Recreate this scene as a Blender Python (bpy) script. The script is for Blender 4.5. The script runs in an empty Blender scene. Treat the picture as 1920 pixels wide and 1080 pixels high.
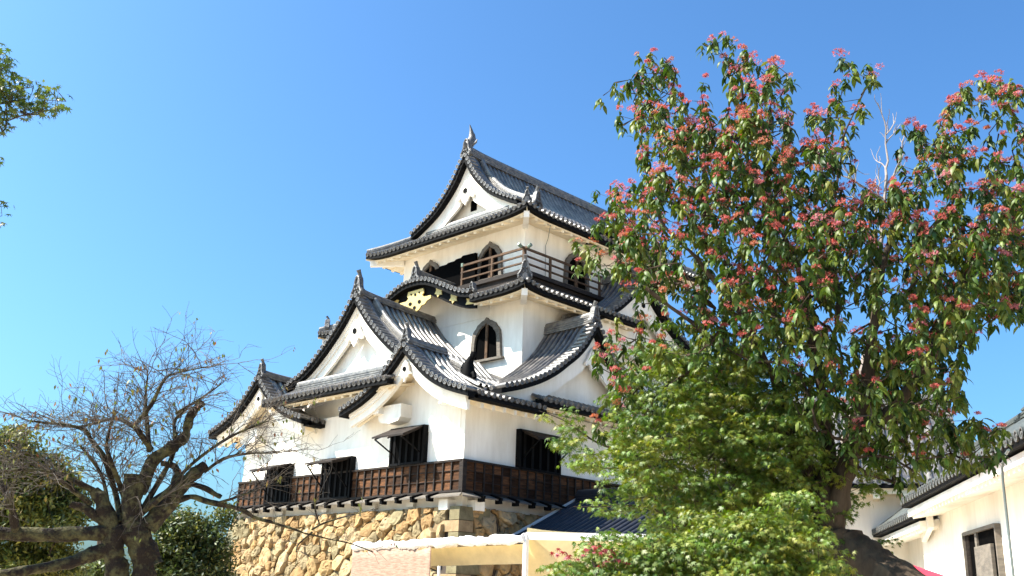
import bpy, math, random
import numpy as np
from mathutils import Matrix, Vector

random.seed(7); rng = np.random.default_rng(11)
scene = bpy.context.scene
R = math.radians

# ------------------------------------------------------------------ camera
CAM = np.array([23.789, -22.234, -3.437]); FPX = 1896.56
YAW, PITCH, ROLL = 0.7772, 0.3037, 0.0334
def _axes():
    cy, sy, cp, sp = math.cos(YAW), math.sin(YAW), math.cos(PITCH), math.sin(PITCH)
    fw = np.array([-sy*cp, cy*cp, sp]); r = np.array([cy, sy, 0.0]); u = np.cross(r, fw)
    cr, sr = math.cos(ROLL), math.sin(ROLL)
    return r*cr + u*sr, u*cr - r*sr, fw
AX_R, AX_U, AX_F = _axes()
cam_data = bpy.data.cameras.new("camera"); cam = bpy.data.objects.new("camera", cam_data)
scene.collection.objects.link(cam)
m = Matrix.Identity(4)
for i in range(3):
    m[i][0], m[i][1], m[i][2], m[i][3] = AX_R[i], AX_U[i], -AX_F[i], CAM[i]
cam.matrix_world = m
cam_data.sensor_width = 36; cam_data.lens = FPX/1920*36
cam_data.clip_start = 0.05; cam_data.clip_end = 3000
scene.camera = cam

# ------------------------------------------------------------------ sky, sun, exposure
SUN_TRAVEL = Vector((0.9, 1.0, -1.5)).normalized()
ts = -SUN_TRAVEL
world = bpy.data.worlds.new("World"); scene.world = world; world.use_nodes = True
nt = world.node_tree
sky = nt.nodes.new("ShaderNodeTexSky"); sky.sky_type = 'NISHITA'; sky.sun_disc = False
sky.sun_elevation = math.asin(ts.z); sky.sun_rotation = math.atan2(ts.x, ts.y)
sky.air_density = 1.0; sky.dust_density = 3.2; sky.ozone_density = 2.5; sky.altitude = 50
bg = nt.nodes["Background"]; bg.inputs[1].default_value = 0.065
hs = nt.nodes.new("ShaderNodeMix"); hs.data_type = 'RGBA'; hs.blend_type = 'MULTIPLY'; hs.inputs[0].default_value = 1
hs.inputs[7].default_value = (.62, .935, 1.10, 1); nt.links.new(sky.outputs[0], hs.inputs[6])
gm = nt.nodes.new("ShaderNodeGamma"); gm.inputs[1].default_value = 1.2; nt.links.new(hs.outputs[2], gm.inputs[0]); nt.links.new(gm.outputs[0], bg.inputs[0])
sl = bpy.data.lights.new("sun", 'SUN'); sl.energy = 5.0; sl.angle = R(0.5); sl.color = (1.0, 0.92, 0.81)
so = bpy.data.objects.new("sun", sl); scene.collection.objects.link(so)
so.rotation_euler = SUN_TRAVEL.to_track_quat('-Z', 'Y').to_euler(); so.location = (-20, -25, 40)
scene.view_settings.view_transform = 'Standard'; scene.view_settings.look = 'None'
scene.view_settings.gamma = 1; scene.view_settings.exposure = 1.62
scene.cycles.max_bounces = 8; scene.cycles.transparent_max_bounces = 8

# ------------------------------------------------------------------ helpers
def ray(px, py):
    d = AX_F*FPX + AX_R*(px-960) - AX_U*(py-540)
    return d/np.linalg.norm(d)
def at(px, py, dist):                      # point seen at a pixel at a horizontal distance
    d = ray(px, py); return CAM + d*(dist/math.hypot(d[0], d[1]))
def on(ax, val, px, py):
    d = ray(px, py); return CAM + d*((val-CAM[ax])/d[ax])

def thing(name, label, cat, loc, group=None):
    o = bpy.data.objects.new(name, None); scene.collection.objects.link(o)
    o.location = loc; o['label'] = label; o['category'] = cat; o.empty_display_size = .3
    if group: o['group'] = group
    return o
def origin_of(o):
    v = Vector((0, 0, 0))
    while o: v += o.location; o = o.parent
    return v
def link(name, me, parent=None):
    o = bpy.data.objects.new(name, me); scene.collection.objects.link(o)
    if parent:
        o.parent = parent
        root = parent
        while root.parent: root = root.parent
        if parent is root: o.matrix_parent_inverse = Matrix.Translation(-root.location)
    return o

class MB:
    def __init__(s): s.v = []; s.f = []; s.m = []; s.c = None
    def add(s, vs, fs, mi=0):
        n = len(s.v); s.v.extend([tuple(map(float, p)) for p in vs])
        for f in fs: s.f.append(tuple(i+n for i in f)); s.m.append(mi)
    def hexa(s, p, mi=0):                 # 8 points: bottom 4, top 4
        s.add(p, [(3,2,1,0),(4,5,6,7),(0,1,5,4),(1,2,6,5),(2,3,7,6),(3,0,4,7)], mi)
    def box(s, a, b, mi=0, M=None):
        x0,y0,z0 = a; x1,y1,z1 = b
        p = [(x0,y0,z0),(x1,y0,z0),(x1,y1,z0),(x0,y1,z0),(x0,y0,z1),(x1,y0,z1),(x1,y1,z1),(x0,y1,z1)]
        if M: p = [M(*q) for q in p]
        s.hexa(p, mi)
    def bar(s, a, b, w, h, mi=0, up=(0,0,1)):
        a, b = np.array(a, float), np.array(b, float); d = b-a; d /= np.linalg.norm(d)
        sd = np.cross(d, up); n = np.linalg.norm(sd)
        sd = np.array([1.,0,0]) if n < 1e-6 else sd/n
        u = np.cross(sd, d)
        q = [(-w/2,-h/2),(w/2,-h/2),(w/2,h/2),(-w/2,h/2)]
        s.hexa([a+sd*i+u*j for i,j in q]+[b+sd*i+u*j for i,j in q], mi)
    def tube(s, pts, rad, n=8, mi=0, cap=True, capm=None):
        pts = [np.array(p, float) for p in pts]; k = len(pts)
        if not hasattr(rad, '__len__'): rad = [rad]*k
        vs = []; ref = None
        for i in range(k):
            d = pts[min(i+1,k-1)]-pts[max(i-1,0)]; d = d/(np.linalg.norm(d)+1e-9)
            if ref is None:
                ref = np.cross(d, (0,0,1));
                if np.linalg.norm(ref) < 1e-3: ref = np.cross(d, (0,1,0))
            ref = ref - d*np.dot(ref, d); ref /= (np.linalg.norm(ref)+1e-9); b = np.cross(d, ref)
            for j in range(n):
                t = 2*math.pi*j/n
                vs.append(pts[i] + (ref*math.cos(t)+b*math.sin(t))*rad[i])
        fs = [(i*n+j, i*n+(j+1)%n, (i+1)*n+(j+1)%n, (i+1)*n+j) for i in range(k-1) for j in range(n)]
        s.add(vs, fs, mi)
        if cap:
            base = len(s.v)-k*n
            for f in (tuple(base+j for j in reversed(range(n))), tuple(base+(k-1)*n+j for j in range(n))):
                s.f.append(f); s.m.append(mi if capm is None else capm)
    def prism(s, poly, M, t0, t1, mi=0):  # poly in (a,z), extruded along t with M(a,t,z)
        n = len(poly)
        vs = [M(a,t0,z) for a,z in poly]+[M(a,t1,z) for a,z in poly]
        fs = [tuple(range(n)), tuple(range(2*n-1, n-1, -1))]
        fs += [(i, i+n, (i+1)%n+n, (i+1)%n) for i in range(n)]
        s.add(vs, fs, mi)
    def ringprism(s, outer, inner, M, t0, t1, mi=0):
        n = len(outer)
        vs = [M(a,t,z) for t in (t0,t1) for pl in (outer,inner) for a,z in pl]
        fs = []
        for i in range(n-1):
            j = i+1
            fs += [(i,j,n+j,n+i), (2*n+j,2*n+i,3*n+i,3*n+j), (i,2*n+i,2*n+j,j), (n+j,3*n+j,3*n+i,n+i)]
        s.add(vs, fs, mi)
    def grid(s, P, mi=0):                 # P[i][j] points
        h, w = len(P), len(P[0])
        s.add([p for row in P for p in row],
              [(i*w+j, i*w+j+1, (i+1)*w+j+1, (i+1)*w+j) for i in range(h-1) for j in range(w-1)], mi)
    def build(s, name, mats, parent=None, smooth=False, label=None):
        me = bpy.data.meshes.new(name); me.from_pydata(s.v, [], s.f)
        if not isinstance(mats, (list, tuple)): mats = [mats]
        for mt in mats: me.materials.append(mt)
        me.polygons.foreach_set('material_index', s.m)
        if smooth: me.polygons.foreach_set('use_smooth', [True]*len(s.f))
        me.update()
        o = link(name, me, parent)
        if smooth:
            try: me.set_sharp_from_angle(angle=R(42))
            except Exception: pass
        if label: o['label'] = label
        return o

def np_mesh(name, V, F, mat, parent=None, tint=None, smooth=False):
    """uniform faces F (n,k), optional per-vertex tint colour"""
    me = bpy.data.meshes.new(name); n, k = F.shape
    me.vertices.add(len(V)); me.vertices.foreach_set('co', V.astype(np.float32).ravel())
    me.loops.add(n*k); me.loops.foreach_set('vertex_index', F.astype(np.int32).ravel())
    me.polygons.add(n); me.polygons.foreach_set('loop_start', np.arange(0, n*k, k, dtype=np.int32))
    me.polygons.foreach_set('loop_total', np.full(n, k, dtype=np.int32))
    if smooth: me.polygons.foreach_set('use_smooth', np.ones(n, dtype=bool))
    if tint is not None:
        ca = me.color_attributes.new('tint', 'FLOAT_COLOR', 'POINT')
        col = np.ones((len(V), 4), np.float32); col[:, :3] = tint
        ca.data.foreach_set('color', col.ravel())
    me.materials.append(mat); me.update(calc_edges=True); me.validate()
    return link(name, me, parent)

# ------------------------------------------------------------------ materials
def mat(name, base, rough=.6, spec=.5, metal=0, var=0.25, scale=3.0, bump=0, bscale=20, col2=None, detail=6, stretch=None, attr=False, transl=0):
    mt = bpy.data.materials.new(name); mt.use_nodes = True; t = mt.node_tree; b = t.nodes['Principled BSDF']
    b.inputs['Roughness'].default_value = rough; b.inputs['Metallic'].default_value = metal
    b.inputs['Specular IOR Level'].default_value = spec
    tc = t.nodes.new('ShaderNodeTexCoord'); vec = tc.outputs['Object']
    if stretch:
        mp = t.nodes.new('ShaderNodeMapping'); mp.inputs['Scale'].default_value = stretch
        t.links.new(vec, mp.inputs[0]); vec = mp.outputs[0]
    nz = t.nodes.new('ShaderNodeTexNoise'); nz.inputs['Scale'].default_value = scale; nz.inputs['Detail'].default_value = detail
    nz.inputs['Roughness'].default_value = .65
    t.links.new(vec, nz.inputs['Vector'])
    cr = t.nodes.new('ShaderNodeValToRGB'); cr.color_ramp.elements[0].position = .32; cr.color_ramp.elements[1].position = .68
    c2 = col2 if col2 else tuple(c*(1-var) for c in base)
    cr.color_ramp.elements[0].color = (*c2, 1); cr.color_ramp.elements[1].color = (*base, 1)
    t.links.new(nz.outputs['Fac'], cr.inputs[0]); out = cr.outputs[0]
    if attr:
        at_ = t.nodes.new('ShaderNodeAttribute'); at_.attribute_name = 'tint'
        mx = t.nodes.new('ShaderNodeMix'); mx.data_type = 'RGBA'; mx.blend_type = 'MULTIPLY'; mx.inputs[0].default_value = 1
        t.links.new(out, mx.inputs[6]); t.links.new(at_.outputs['Color'], mx.inputs[7]); out = mx.outputs[2]
    t.links.new(out, b.inputs['Base Color'])
    if bump:
        n2 = t.nodes.new('ShaderNodeTexNoise'); n2.inputs['Scale'].default_value = bscale; n2.inputs['Detail'].default_value = 8
        t.links.new(vec, n2.inputs['Vector'])
        bp = t.nodes.new('ShaderNodeBump'); bp.inputs['Strength'].default_value = bump; bp.inputs['Distance'].default_value = .05
        t.links.new(n2.outputs['Fac'], bp.inputs['Height']); t.links.new(bp.outputs[0], b.inputs['Normal'])
    if transl:
        tr = t.nodes.new('ShaderNodeBsdfTranslucent'); ms = t.nodes.new('ShaderNodeMixShader'); ms.inputs[0].default_value = transl
        hs = t.nodes.new('ShaderNodeHueSaturation'); hs.inputs['Saturation'].default_value = 1.15; hs.inputs['Value'].default_value = 1.7
        t.links.new(out, hs.inputs['Color']); t.links.new(hs.outputs[0], tr.inputs[0])
        t.links.new(b.outputs[0], ms.inputs[1]); t.links.new(tr.outputs[0], ms.inputs[2])
        t.links.new(ms.outputs[0], t.nodes['Material Output'].inputs[0])
    return mt

M_TILE = mat('roof_tile', (.19,.17,.145), rough=.38, spec=1.0, metal=.12, col2=(.035,.036,.042), scale=2.2, bump=.25, bscale=26)
M_TILED = mat('roof_tile_shaded', (.035,.038,.05), rough=.42, spec=.5, metal=.3, col2=(.015,.017,.023), scale=2.5, bump=.2)  # darker tile copy; the hall roof's shade is put into the colour
M_DISC = mat('tile_end', (.15,.147,.14), rough=.6, col2=(.055,.055,.06), scale=9)
M_RIDGE = mat('ridge_tile', (.21,.195,.17), rough=.45, spec=.8, metal=.1, col2=(.045,.045,.05), scale=5, bump=.3, bscale=30)
M_ORN = mat('ornament_tile', (.13,.125,.115), rough=.5, spec=.6, col2=(.035,.035,.04), scale=9, bump=.4, bscale=25)
M_PLAST = mat('white_plaster', (.88,.845,.77), rough=.85, spec=.25, col2=(.71,.665,.58), scale=1.6, stretch=(1,1,.22), bump=.06, bscale=8)
M_SOFF = mat('plaster_soffit', (.84,.74,.57), rough=.85, spec=.25, col2=(.76,.64,.45), scale=2.5, bump=.1, bscale=10)  # yellow tone holds warm bounced light as well as the plaster's own colour
M_BLACK = mat('black_timber', (.006,.006,.0065), rough=.7, spec=.06, var=.4, scale=6)
M_DARK = mat('dark_interior', (.002,.002,.0022), rough=.9, spec=.02, var=.2)  # for window panels, the darkness of unlit rooms is put into the colour
M_WOODD = mat('weathered_dark_wood', (.034,.024,.019), rough=.75, spec=.2, col2=(.010,.008,.007), scale=3, stretch=(1,1,6), bump=.3, bscale=12)
M_WOODB = mat('brown_boards', (.15,.066,.028), rough=.8, spec=.12, col2=(.028,.014,.008), scale=1.6, stretch=(1.2,1.2,9), bump=.3, bscale=10)
M_WOODM = mat('brown_rail_wood', (.12,.07,.04), rough=.75, spec=.15, col2=(.04,.025,.016), scale=4)
def per_cell(mt, cell, lo, hi):
    t = mt.node_tree; b = t.nodes['Principled BSDF']; src = b.inputs['Base Color'].links[0].from_socket
    tc = t.nodes.new('ShaderNodeTexCoord'); sn = t.nodes.new('ShaderNodeVectorMath'); sn.operation = 'SNAP'; sn.inputs[1].default_value = cell
    wn = t.nodes.new('ShaderNodeTexWhiteNoise'); mr = t.nodes.new('ShaderNodeMapRange'); mr.inputs[3].default_value = lo; mr.inputs[4].default_value = hi
    mx = t.nodes.new('ShaderNodeMix'); mx.data_type = 'RGBA'; mx.blend_type = 'MULTIPLY'; mx.inputs[0].default_value = 1
    t.links.new(tc.outputs['Object'], sn.inputs[0]); t.links.new(sn.outputs[0], wn.inputs['Vector']); t.links.new(wn.outputs['Value'], mr.inputs[0])
    t.links.new(src, mx.inputs[6]); t.links.new(mr.outputs[0], mx.inputs[7]); t.links.new(mx.outputs[2], b.inputs['Base Color'])
per_cell(M_TILE, (.272,.272,.272), .62, 1.25); per_cell(M_WOODB, (.415,.415,.31), .22, 1.2)
M_GREYW = mat('grey_weathered_wood', (.17,.145,.115), rough=.8, col2=(.075,.065,.055), scale=3, stretch=(1,1,4), bump=.3)
M_GOLD = mat('gilt_fitting', (.56,.42,.15), rough=.5, metal=.2, col2=(.58,.42,.14), scale=5)
M_COPPER = mat('green_copper', (.16,.22,.17), rough=.6, var=.4)
M_STONE = mat('wall_stone', (.66,.63,.585), rough=.9, spec=.15, col2=(.36,.33,.29), scale=3.2, bump=.5, bscale=7, attr=True)
M_GAP = mat('stone_gap', (.07,.05,.035), rough=.95, var=.5)
M_CLOTHW = mat('white_cloth', (.80,.78,.76), rough=.85, spec=.2, var=.10, scale=6, bump=.8, bscale=16, stretch=(1,1,.5), transl=.12)
M_CLOTHY = mat('cream_cloth', (.62,.52,.31), rough=.8, var=.2, scale=2.5, bump=.3, bscale=4, transl=.4)
M_REED = mat('reed', (.40,.285,.215), rough=.85, spec=.15, col2=(.22,.135,.095), scale=4, stretch=(1.2,1.2,9), bump=.4, bscale=30)
M_STEEL = mat('white_steel', (.72,.72,.70), rough=.4, var=.08)
M_PIPE = mat('grey_pipe', (.12,.15,.15), rough=.4, var=.2)
M_RED = mat('red_cloth', (.62,.05,.09), rough=.7, var=.15, transl=.25)
M_BARK = mat('bark', (.085,.064,.044), rough=.95, spec=.1, col2=(.030,.022,.017), scale=4, stretch=(1,1,.35), bump=.9, bscale=9)
M_MOSS = mat('mossy_bark', (.085,.078,.036), rough=.95, spec=.2, col2=(.022,.016,.012), scale=6, bump=1.0, bscale=14); M_MOSS.node_tree.nodes['Color Ramp'].color_ramp.elements[0].position = .45; M_MOSS.node_tree.nodes['Color Ramp'].color_ramp.elements[1].position = .60
M_TWIG = mat('twig', (.10,.078,.058), rough=.85, var=.5, scale=2)
M_LEAF = mat('glossy_leaf', (1,1,1), rough=.5, spec=.28, var=.3, scale=5, attr=True, transl=.18)
M_MAPLE = mat('maple_leaf', (1,1,1), rough=.5, spec=.4, var=.2, scale=5, attr=True, transl=.22)
M_FLOWER = mat('pink_calyx', (1,1,1), rough=.6, var=.15, scale=8, attr=True, transl=.35)
M_EVER = mat('evergreen_leaf', (1,1,1), rough=.55, var=.3, scale=3, attr=True, transl=.2)
M_GROUND = mat('gravel_ground', (.56,.47,.35), rough=.95, col2=(.42,.35,.26), scale=1.5, bump=.5, bscale=40)
M_GRNT = mat('green_grey_tile', (.085,.092,.08), rough=.55, col2=(.03,.036,.034), scale=4, bump=.3, bscale=30)

# ------------------------------------------------------------------ ground
GZ = -5.05
mb = MB(); mb.grid([[(x, y, GZ) for x in (-900,-60,0,60,900)] for y in (-900,-60,0,60,900)])
g = mb.build('ground', M_GROUND); g['kind'] = 'structure'; g['label'] = 'pale gravel castle yard'

# ================================================================== KEEP
CX = -6.54; WY = 20.6; YC = 10.3
keep = thing('castle_keep', 'white three-storey castle keep with curved dark tiled roofs on a stone base', 'castle', (CX, YC, 0))

def MF(xc, y0):   # looking at the front (-y) face
    return lambda a, t, z: (xc+a, y0+t, z)
def MR(x0, yc):   # looking at the right (+x) face
    return lambda a, t, z: (x0-t, yc+a, z)

def smooth_profile(pts, step=.2):
    d = np.array([p[0] for p in pts]); z = np.array([p[1] for p in pts])
    # monotone-ish cubic (finite difference hermite)
    mslope = np.gradient(z, d); n = max(6, int((d[-1]-d[0])/step*1.3))
    q = np.linspace(d[0], d[-1], n+1); out = []
    for x in q:
        i = min(max(np.searchsorted(d, x)-1, 0), len(d)-2); h = d[i+1]-d[i]; t = (x-d[i])/h
        h00 = 2*t**3-3*t**2+1; h10 = t**3-2*t**2+t; h01 = -2*t**3+3*t**2; h11 = t**3-t**2
        out.append((x, h00*z[i]+h10*h*mslope[i]+h01*z[i+1]+h11*h*mslope[i+1]))
    return np.array(out)
def prof_normals(P):
    g = np.gradient(P, axis=0); n = np.stack([-g[:,1], g[:,0]], 1); n /= np.linalg.norm(n, axis=1)[:,None]
    return n
def prof_sec(P):
    g = np.gradient(P, axis=0); return np.sqrt(1+np.minimum((g[:,1]/np.maximum(g[:,0],1e-6))**2, 3.0))

PITCHT = .275
BUMP = [(-.5,.0),(-.30,.0),(-.27,.055),(-.14,.088),(.0,.1),(.14,.088),(.27,.055),(.30,.0)]   # fraction of pitch, height
def row_section(w):
    n = max(1, int(round(w/PITCHT))); p = w/n; out = []
    for k in range(n):
        for f, h in BUMP: out.append(((k+.5+f)*p, h))
    out.append((w, 0)); return out, n, p

def disc_end(mb, c, d, r=.088, ln=.12):
    """round eave tile end: c centre of the face, d outward direction"""
    c = np.array(c, float); d = np.array(d, float); d /= np.linalg.norm(d)
    n = 10; ref = np.cross(d, (0,0,1.0));
    if np.linalg.norm(ref) < 1e-3: ref = np.array([1.,0,0])
    ref /= np.linalg.norm(ref); b = np.cross(ref, d)
    rings = []
    for rr, off in ((r,-ln),(r,0),(r*.74,0),(r*.70,-.022),(r*.3,-.022),(r*.26,.0)):
        rings.append([c+d*off+(ref*math.cos(2*math.pi*j/n)+b*math.sin(2*math.pi*j/n))*rr for j in range(n)])
    vs = [p for rg in rings for p in rg]
    for k, mi in ((0,0),(1,1),(2,0),(3,0),(4,1)):
        mb.add(rings[k]+rings[k+1], [(j, (j+1)%n, n+(j+1)%n, n+j) for j in range(n)], mi)
    mb.add(rings[-1], [tuple(range(n))], 1)

def sweep_section(mb, path, sec, mi=0, side=None):
    """sec: list of (u, z) closed; path: 3D points; u measured sideways (horizontal)"""
    path = [np.array(p, float) for p in path]; rows = []
    for i, p in enumerate(path):
        d = path[min(i+1,len(path)-1)]-path[max(i-1,0)]; d[2] = 0; d /= np.linalg.norm(d)
        sd = np.array([d[1], -d[0], 0])
        rows.append([p+sd*u+np.array([0,0,z]) for u, z in sec])
    n = len(sec); base = len(mb.v)
    mb.add([p for r_ in rows for p in r_], [(i*n+j, i*n+(j+1)%n, (i+1)*n+(j+1)%n, (i+1)*n+j) for i in range(len(rows)-1) for j in range(n)]
           + [tuple(reversed(range(n))), tuple((len(rows)-1)*n+j for j in range(n))], mi)
def ridge_section(w=.34, layers=3, lh=.085, top=.10):
    half = []; z = -.05
    for k in range(layers):
        ww = w/2-.012*k
        half += [(ww, z), (ww, z+lh*.6), (ww-.04, z+lh*.6), (ww-.04, z+lh)]; z += lh
    half += [(top*1.05, z), (top*1.0, z+.05), (top*.72, z+.10), (top*.3, z+.13)]
    return half+[(-u, q) for u, q in reversed(half)]

ONI = [(0,1.0),(.10,.99),(.19,.90),(.24,.74),(.27,.55),(.33,.40),(.43,.34),(.50,.22),(.47,.07),(.36,.0),(.24,.03),(.20,.13),(0,.15)]
def ornament(parent, M, a0, z0, t0, size=.8, name='ridge_ornament', fin=True):
    mb = MB(); pl = [(a0+x*size*.8, z0+(z-.15)*size) for x, z in ONI]+[(a0-x*size*.8, z0+(z-.15)*size) for x, z in reversed(ONI[1:-1])]
    mb.prism(pl, M, t0, t0+.16, 0)
    for sx in (-1, 1):
        mb.tube([M(a0+sx*x*size*.8, t0-.02, z0+z*size) for x, z in ((.30,-.02),(.40,-.08),(.43,.05),(.36,.12),(.24,.30),(.19,.55),(.12,.75),(0,.82))], .055*size, 6, 0)
        for k, (x, z, r) in enumerate(((.12,.42,.09),(.10,.2,.08),(.0,.05,.09))):
            c = M(a0+sx*x*size*.8, t0-.02, z0+z*size)
            mb.tube([M(a0+sx*x*size*.8, t0-.07, z0+z*size), M(a0+sx*x*size*.8, t0+.02, z0+z*size)], [r*size*.5, r*size], 7, 0)
    if fin:
        mb.tube([M(a0, t0+.12, z0+.78*size), M(a0, t0+.06, z0+.98*size), M(a0, t0+.0, z0+1.12*size)], [.10*size, .09*size, .11*size], 8, 0)
    return mb.build(name, [M_ORN], parent, smooth=False)

def pendant(parent, M, a0, z0, t, s=1.0, spiky=False, mats=None):
    if spiky: half = [(0,.42),(.20,.20),(.30,-.08),(.30,-.22),(.50,-.42),(.30,-.40),(.22,-.60),(.10,-.56),(0,-.86)]
    else:     half = [(0,.42),(.26,.12),(.40,-.16),(.60,-.40),(.56,-.55),(.44,-.52),(.34,-.44),(.24,-.50),(.18,-.66),(.10,-.70),(0,-.86)]
    pl = [(a0+x*s, z0+z*s) for x, z in half]+[(a0-x*s, z0+z*s) for x, z in reversed(half[1:-1])]
    mb = MB(); mb.prism(pl, M, t, t+.09, 0)
    for k in range(6):
        an = k*math.pi/3+.5
        c = (a0+.085*s*math.cos(an), z0-.12*s+.085*s*math.sin(an))
        mb.prism([(c[0]+.062*s*math.cos(q*math.pi/3), c[1]+.062*s*math.sin(q*math.pi/3)) for q in range(6)], M, t-.035, t+.01, 1)
    mb.prism([(a0+.09*s*math.cos(q*math.pi/3), z0-.12*s+.09*s*math.sin(q*math.pi/3)) for q in range(6)], M, t-.03, t+.01, 1)
    return mb.build('gable_pendant', mats or [M_PLAST, M_BLACK], parent)

def gable(parent, M, prof, t0, t1, tw, base_z, t1r=None, board=.17, barge=.5, wall=True, barge_mat=None, eaveL=False, eaveR=False,
          rafters=(False, False), ridge_t=None, stripe=False, oni=.8, wall_w=None, name='gable_roof', soffit_to=None, kudari=None, barge_cut=1.0, verge_to=99):
    P = smooth_profile(prof); N = prof_normals(P); S = prof_sec(P)
    arc = np.concatenate([[0], np.cumsum(np.linalg.norm(np.diff(P, axis=0), axis=1))])
    roof = MB(); VW = .52
    for sd, te in ((-1, t1), (1, t1r if t1r is not None else t1)):
        sec, nrow, pp = row_section(te-(t0+VW))
        rows = []
        for i in range(len(P)):
            joint = .012*((arc[i]/.24) % 1.0)
            rows.append([M(sd*(P[i,0]+N[i,0]*(h*1.0+joint)), t0+VW+u, P[i,1]+N[i,1]*(h+joint)) for u, h in sec])
        if sd < 0: rows = [list(reversed(r_)) for r_ in rows]
        roof.grid(rows, 0)
        # verge: base sheet, stub tiles, long verge row
        iv = [i for i in range(len(P)) if P[i,0] <= verge_to]
        roof.grid([[M(sd*P[i,0], t, P[i,1]) for t in ((t0, t0+VW) if sd > 0 else (t0+VW, t0))] for i in iv], 0)
        roof.tube([M(sd*(P[i,0]+N[i,0]*.05), t0+VW, P[i,1]+N[i,1]*.05) for i in iv], .085, 8, 0)
        ns = int(arc[-1]/.245)
        for k in range(ns+1):
            q = .10+k*.245
            if q > arc[-1]: break
            if np.interp(q, arc, P[:,0]) > verge_to: break
            x = np.interp(q, arc, P[:,0]); z = np.interp(q, arc, P[:,1]); nx = np.interp(q, arc, N[:,0]); nz_ = np.interp(q, arc, N[:,1])
            c0 = np.array(M(sd*(x+nx*.07), t0-.03, z+nz_*.07)); c1 = np.array(M(sd*(x+nx*.07), t0+VW-.06, z+nz_*.07))
            roof.tube([c0+(c1-c0)*.1, c1], .088, 9, 0)
            disc_end(roof, c0, c0-c1, .093, .1)
        ev = eaveL if sd < 0 else eaveR
        if ev:
            ex, ez = P[-1]
            for k in range(nrow):
                u = t0+VW+(k+.5)*pp
                c0 = np.array(M(sd*(ex+.04), u, ez+.02)); c1 = np.array(M(sd*(ex-.3), u, ez+.06))
                disc_end(roof, c0, c0-c1, .092, .16)
    rf = roof.build(name, [M_TILE, M_DISC], parent, smooth=True)
    # black edge board
    bd = MB(); bg_ = MB(); sf = MB(); ends = [(-1, t1), (1, t1r if t1r is not None else t1)]
    for sd, te in ends:
        def strip(mb, o0, o1, ta, tb, mi=0, upto=1.0):
            n = max(3, min(int(len(P)*upto), int((P[:,0] <= verge_to+.05).sum())))
            for i in range(n-1):
                p = []
                for t in (ta, tb):
                    for j, o in ((i,o1),(i+1,o1),(i+1,o0),(i,o0)):
                        p.append(M(sd*P[j,0], t, P[j,1]-o*S[j]))
                mb.add(p, [(0,1,2,3),(7,6,5,4),(0,4,5,1),(3,2,6,7)]+([(1,5,6,2)] if i == n-2 else [])+([(0,3,7,4)] if i == 0 else []), mi)
        strip(bd, .012, board, t0+.04, t0+.50)
        strip(bg_, board, board+barge, t0+.32, t0+.45, 0, barge_cut)
        if stripe:
            strip(bg_, board, board+barge*.45, t0+.275, t0+.319, 0, barge_cut)
            strip(bg_, board, board+barge*.2, t0+.24, t0+.274, 0, barge_cut)
        strip(sf, board+.002, board+.08, t0+.455, (soffit_to if soffit_to is not None else max(tw, te)), 0, .95)
        ex, ez = P[-1]
        if False: pass
        if (sd < 0 and eaveL) or (sd > 0 and eaveR):   # eave edge board under the tile ends
            p = [M(sd*(ex-.30), t0+.35, ez-.02), M(sd*(ex+.0), t0+.35, ez-.06), M(sd*(ex+.0), te, ez-.06), M(sd*(ex-.30), te, ez-.02)]
            q = [M(sd*(ex-.30), t0+.35, ez-.2), M(sd*(ex+.0), t0+.35, ez-.18), M(sd*(ex+.0), te, ez-.18), M(sd*(ex-.30), te, ez-.2)]
            bd.hexa(q+p)
            for k in range(int((te-t0-.6)/.5)):
                u = t0+.75+k*.5
                sl_ = (P[-1,1]-P[-4,1])/(P[-1,0]-P[-4,0])
                x0, x1 = ex-1.35, ex-.12
                zz = lambda x: np.interp(x, P[:,0], P[:,1]) - board*1.1 - .12
                sf.hexa([M(sd*x0,u,zz(x0)-.16),M(sd*x1,u,zz(x1)-.16),M(sd*x1,u+.13,zz(x1)-.16),M(sd*x0,u+.13,zz(x0)-.16),
                         M(sd*x0,u,zz(x0)),M(sd*x1,u,zz(x1)),M(sd*x1,u+.13,zz(x1)),M(sd*x0,u+.13,zz(x0))])
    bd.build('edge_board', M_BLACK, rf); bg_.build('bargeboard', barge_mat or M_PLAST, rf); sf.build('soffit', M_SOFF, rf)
    if wall:
        k = len(P) if wall_w is None else max(2, int(np.searchsorted(P[:,0], wall_w)))
        half = [(P[i,0], P[i,1]-(board+.05)*S[i]) for i in range(k)]
        half = [h_ for h_ in half if h_[1] > base_z+.02]
        pl = [(-x, z) for x, z in reversed(half)]+[(x, z) for x, z in half[1:]]
        pl = [(pl[0][0], base_z)]+pl+[(pl[-1][0], base_z)]
        w = MB(); w.prism(pl, M, tw, tw+.25); w.build('gable_wall', M_PLAST, rf)
    if ridge_t:
        r_ = MB(); za = P[0,1]
        path = [M(0, t, za+.02+.10*math.exp(-(t-ridge_t[0])/.8)) for t in np.linspace(ridge_t[0], ridge_t[1], 12)]
        sweep_section(r_, path, ridge_section(.36, ridge_t[2] if len(ridge_t) > 2 else 3))
        r_.build('roof_ridge', M_RIDGE, rf)
    if oni: ornament(rf, M, 0, P[0,1]+.10, t0+.12, oni)
    if kudari:
        for sd in kudari[3]:
            r_ = MB(); tk, d0, d1 = kudari[:3]
            path = [M(sd*x, tk, np.interp(x, P[:,0], P[:,1])+.11) for x in np.linspace(d0, d1, 14)]
            sweep_section(r_, path, ridge_section(.36, 3, .09, .10)); r_.build('descending_ridge', M_RIDGE, rf)
    return rf

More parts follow.
